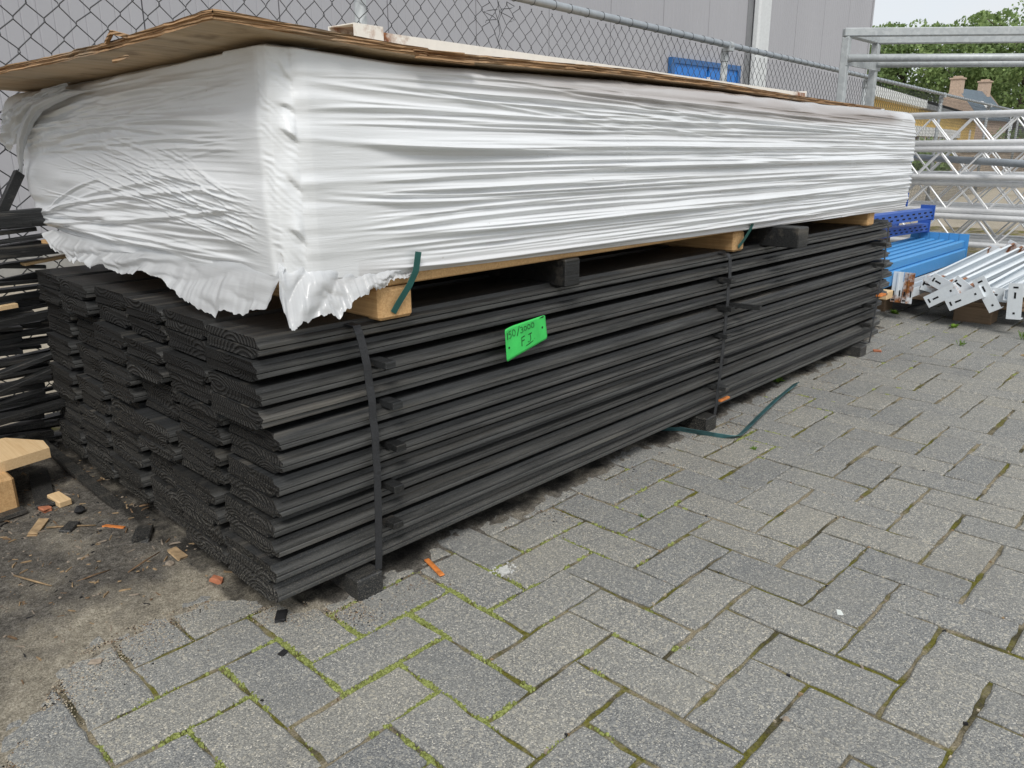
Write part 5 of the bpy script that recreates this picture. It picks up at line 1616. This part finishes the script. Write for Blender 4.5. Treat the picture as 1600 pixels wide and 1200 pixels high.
chip('wood_chip', 'orange wood chip lying across the red and white scrap', 'chip', (0.525, 1.785, GZ + .006), (0.010, 0.052, 0.004), (0, 0.1, 0.55), 'orange', jag=0.1, seed=6)
chip('printed_scrap', 'red and white printed scrap under the orange chip', 'scrap', (0.506, 1.755, GZ + .003), (0.040, 0.012, 0.0015), (0.1, -0.1, 0.15), 'red_print', bev=0.2)
chip('printed_scrap', 'red and white printed scrap nearest the camera', 'scrap', (0.505, 1.69, GZ + .003), (0.030, 0.010, 0.0015), (0.1, 0.1, -0.1), 'red_print', bev=0.2)
chip('brick_fragment', 'orange brick fragment at the end of the flat black lath', 'fragment', (0.447, 2.015, GZ), (0.02, 0.028, 0.010), (0, 0, 0.2), 'terracotta', jag=0.12, seed=8)
chip('brick_fragment', 'reddish brick fragment near the front corner of the stack', 'fragment', (0.583, 1.405, GZ - .004), (0.014, 0.024, 0.010), (0.2, 0, 0.5), 'terracotta', jag=0.12, seed=9)
chip('bark_piece', 'ragged brown piece of bark on the soil at left', 'bark', (0.405, 1.92, GZ + .002), (0.020, 0.075, 0.006), (0, 0.1, -0.6), 'chip', jag=0.14, seed=10)
chip('dry_leaf', 'curled brown dry leaf beside the plank ends', 'leaf', (0.572, 1.56, GZ + .003), (0.022, 0.042, 0.005), (0.15, 0.1, 0.1), 'chip', jag=0.16, seed=11)
chip('stone', 'small brown stone below the dry leaf', 'stone', (0.545, 1.535, GZ - .002), (0.016, 0.016, 0.010), (0, 0, 0.3), 'stone', bev=0.35, jag=0.08, seed=12)
chip('stone', 'flat tan stone on a paver at lower left', 'stone', (0.322, 1.318, 0.001), (0.012, 0.020, 0.004), (0, 0, 0.9), 'stone', bev=0.3, jag=0.08, seed=13)
chip('stone', 'rounded tan pebble in a joint at the bottom right', 'pebble', (1.003, 0.396, -0.003), (0.011, 0.011, 0.008), (0, 0, 0.3), 'stone', bev=0.42, jag=0.05, seed=14)
chip('charred_lump', 'black lump lying under the front corner of the stack', 'lump', (0.612, 1.205, 0.001), (0.03, 0.020, 0.007), (0, 0, 0.9), 'char', jag=0.12, seed=15)
chip('charred_lump', 'dark stone in the mossy joint in front of the stack', 'stone', (0.557, 1.105, -0.001), (0.016, 0.012, 0.006), (0, 0, 0.3), 'char', bev=0.3, jag=0.1, seed=16)
chip('orange_wedge', 'orange plastic wedge lying on the pavers beside the stack', 'wedge', (0.925, 1.130, 0.004), (0.012, 0.075, 0.004), (0.02, 0, -0.25), 'orange', bev=0.35)
chip('wax_blob', 'pale flattened blob on a paver at right', 'blob', (1.345, 0.452, 0.0002), (0.018, 0.013, 0.0012), (0, 0, 0.5), 'wax', bev=0.3, jag=0.1, seed=17)
chip('terracotta_chip', 'reddish chip on the pavers by the far bearer', 'chip', (3.40, 1.13, 0.001), (0.02, 0.03, 0.008), (0, 0, 0.5), 'terracotta', jag=0.1, seed=18)
chip('bark_piece', 'thin reddish bark piece at the right edge near the pallet', 'bark', (3.72, 0.64, 0.001), (0.02, 0.06, 0.004), (0, 0, -0.5), 'chip', jag=0.1, seed=19)
# twigs
def twig(pts, r, lab, mat='chip'):
    tag(MB().tube(pts, [r, r * 1.1, r * 0.6], 6).build('twig', M[mat], smooth=True), lab, 'twig')
twig([(0.418, 1.90, GZ + .006), (0.455, 1.86, GZ + .010), (0.500, 1.83, GZ + .006)], 0.0022, 'long pale twig lying on the soil towards the planks')
twig([(0.47, 1.56, GZ + .004), (0.51, 1.575, GZ + .008), (0.55, 1.595, GZ + .006)], 0.0016, 'thin grey twig beside the dry leaf', 'bark_brown')
twig([(0.385, 1.60, GZ + .003), (0.42, 1.595, GZ + .007), (0.45, 1.60, GZ + .003)], 0.0014, 'thin dark twig in the middle of the soil', 'bark_brown')
twig([(0.305, 1.72, GZ + .003), (0.325, 1.66, GZ + .006), (0.345, 1.62, GZ + .003)], 0.002, 'brown twig on the soil at the left edge', 'chip')
# litter: uncountable small chips, grains and splinters
lv = []; lf = []; lmi = []
def small(x, y, z, l, w, h, a, mi):
    c, s = math.cos(a), math.sin(a); b0 = len(lv)
    tip = rng.uniform(-.3, .3) * w
    for (u, v, q) in ((-l, -w, 0), (l, -w * .6, 0), (l * .9, w, 0), (-l * .8, w, 0), (-l * .8, -w * .6, h), (l * .8, -w * .4 + tip, h), (l * .7, w * .7, h * .9), (-l * .6, w * .7, h)):
        lv.append((x + c * u - s * v, y + s * u + c * v, z + q))
    for q in ((4, 5, 6, 7), (0, 1, 5, 4), (1, 2, 6, 5), (2, 3, 7, 6), (3, 0, 4, 7)):
        lf.append(tuple(i + b0 for i in q)); lmi.append(mi)
def soil_z(x, y):
    i = int(np.clip(((x + 0.75) / 4.65) ** (1 / 1.25) * (nx_s - 1), 0, nx_s - 1)); j = int(np.clip((y - 0.9) / 1.72 * (ny_s - 1), 0, ny_s - 1))
    return max(Z[i, j], 0.0)
nx_s, ny_s = Z.shape
for _ in range(1500):
    x = rng.uniform(0.05, 0.62); y = rng.uniform(1.3, 2.45)
    if rng.random() > sstep(1.25, 1.75, y) * 0.9 + 0.1: continue
    k = rng.choice(5, p=[0.36, 0.24, 0.26, 0.13, 0.01])
    long = rng.random() < 0.25
    l = rng.uniform(0.004, 0.013) if long else rng.uniform(0.0012, 0.0045)
    small(x, y, soil_z(x, y) - 0.0006, l, l * (0.14 if long else 0.7), max(0.0007, l * 0.25), rng.uniform(0, 6.28), int(k))
for _ in range(500):
    x = rng.uniform(0.7, 3.4); y = 1.16 - abs(rng.normal(0, 0.035))
    l = rng.uniform(0.001, 0.003)
    small(x, y, soil_z(x, y) - 0.0003, l, l * .7, l * .6, rng.uniform(0, 6.28), int(rng.choice([1, 2, 2, 3])))
for _ in range(900):
    x = rng.uniform(0.2, 4.5); y = rng.uniform(-1.2, 1.1)
    i0, j0 = (x - PX0) / U, (y - PY0) / U
    pts_ = joint_points(1, [(x, y, 0.0, 0.0, 1)])
    l = rng.uniform(0.001, 0.0045)
    small(pts_[0][0], pts_[0][1], -0.0042, l, l * .6, l * 1.2, rng.uniform(0, 6.28), int(rng.choice([0, 1, 2, 3, 5], p=[.15, .15, .3, .15, .25])))
for _ in range(5200):
    x = rng.uniform(0.05, 0.75); yb1 = float(np.interp(x, [0.10, 0.2, 0.27, 0.33, 0.45, 0.56, 0.63, 0.72], [1.08, 1.2, 1.30, 1.345, 1.35, 1.33, 1.215, 1.135]))
    y = yb1 - abs(rng.normal(0, 0.055)) + 0.03
    l = rng.uniform(0.0005, 0.0016)
    small(x, y, max(soil_z(x, y), 0.0002) - 0.0002, l, l * .8, l * .9, rng.uniform(0, 6.28), int(rng.choice([2, 5, 5, 5, 1, 3])))
for _ in range(2200):
    x = rng.uniform(0.7, 3.4); y = 1.12 - abs(rng.normal(0, 0.05))
    l = rng.uniform(0.0005, 0.0016)
    small(x, y, max(soil_z(x, y), 0.0002) - 0.0002, l, l * .8, l * .9, rng.uniform(0, 6.28), int(rng.choice([2, 5, 5, 1, 3])))
lo = mesh_obj('litter', lv, lf, [M['chip'], M['char'], M['stone'], M['bark_brown'], M['terracotta'], simple('sand_grain', (0.40, 0.345, 0.26), 0.9, 0.4, 300)], None, (0.4, 1.7, 0), lmi, kind='stuff')
tag(lo, 'fine wood chips, grit and splinters strewn on soil and joints', 'litter')

# teal strap lying on the pavers
ts = strap_strip([(1.90, 1.26, 0.018), (1.985, 1.205, 0.010), (2.02, 1.09, 0.006), (2.038, 1.055, 0.008), (2.055, 1.048, 0.009), (2.10, 1.056, 0.007), (2.25, 1.085, 0.010), (2.45, 1.12, 0.016), (2.70, 1.163, 0.010)], 0.021, 0.0014, M['strap_teal'], None, 'plastic_strap', None, (0.15, -1, 0.5))
tag(ts, 'cut teal plastic strap lying bent on the pavers beside the planks', 'strap')

# splashes of dried mortar and bird lime, thin but real
def splat(loc, r, lab, mat, seed, n=60):
    rr = np.random.default_rng(seed); b = MB()
    for k in range(n):
        a = rr.uniform(0, 6.28); d = abs(rr.normal(0, r * .6)); s = rr.uniform(0.0012, 0.0045) * (1.5 if d < r * .5 else 0.8)
        c = (loc[0] + math.cos(a) * d, loc[1] + math.sin(a) * d)
        v = [(c[0] + s * rr.uniform(.6, 1.2) * math.cos(q), c[1] + s * rr.uniform(.6, 1.2) * math.sin(q), loc[2] + k * 1e-5) for q in np.linspace(0, 6.28, 8)[:-1]]
        v += [(x, y, z - 0.002) for x, y, z in v]
        b.add(v, [tuple(range(7))] + [(q, q + 7, (q + 1) % 7 + 7, (q + 1) % 7) for q in range(7)])
    tag(b.build('splash', M[mat]), lab, 'splash')
splat((1.02, 1.02, 0.0018), 0.022, 'white dried splash on the pavers beside the stack', 'grey_stain', 3, 80)

# ------------------------------------------------------------------ little weeds
def weed(loc, n, size, lab, seed, grass=False):
    rr = np.random.default_rng(seed); v = []; f = []; t = []
    for k in range(n):
        a = rr.uniform(0, 6.28); L = size * rr.uniform(0.6, 1.2); el = rr.uniform(0.3, 1.2) if not grass else rr.uniform(0.8, 1.4)
        w = L * (0.28 if not grass else 0.05)
        d = np.array([math.cos(a) * math.cos(el), math.sin(a) * math.cos(el), math.sin(el)]); s = np.array([-math.sin(a), math.cos(a), 0])
        p = np.array(loc) + np.array([rr.normal(0, size * .15), rr.normal(0, size * .15), 0]); b0 = len(v)
        dr = np.array([0, 0, -0.25 * L])
        v += [p, p + d * L * .35 + s * w * .8, p + d * L * .75 + s * w * .7 + dr * .4, p + d * L + dr, p + d * L * .75 - s * w * .7 + dr * .4, p + d * L * .35 - s * w * .8]
        f += [(b0, b0 + 1, b0 + 2, b0 + 3), (b0, b0 + 3, b0 + 4, b0 + 5)]; t += [rr.uniform(0, 1)] * 6
    o = mesh_obj('weed', v, f, M['leaf_bright'], None, loc, attrs={'tone': t})
    tag(o, lab, 'weed')
weed((4.12, 1.03, 0), 18, 0.03, 'leafy green weed growing in front of the pallet', 1)
weed((4.28, 1.36, 0), 24, 0.03, 'low yellowish weed beside the plank stack end', 2)
weed((4.05, 0.73, 0), 16, 0.06, 'thin grassy weed under the hanging white plate', 3, True)
weed((3.66, 0.62, 0), 26, 0.045, 'grass tuft at the right edge among the far pavers', 4, True)
weed((3.75, 0.9, 0), 20, 0.035, 'pale green weed in a joint among the far pavers', 5, True)
weed((2.68, 1.235, 0.004), 14, 0.03, 'small weed at the foot of the stack by the teal strap', 6)
weed((2.0, 0.97, -0.004), 30, 0.02, 'bright low weed in a joint before the teal strap', 7, True)
weed((0.357, 1.024, -0.005), 22, 0.009, 'tiny bright green sprout in a joint at lower left', 8)
weed((1.055, 0.60, -0.005), 14, 0.012, 'tiny grass sprout in a joint in the middle of the yard', 9, True)
weed((1.43, 0.96, -0.005), 18, 0.014, 'tiny pale sprout in a joint in front of the stack', 10, True)
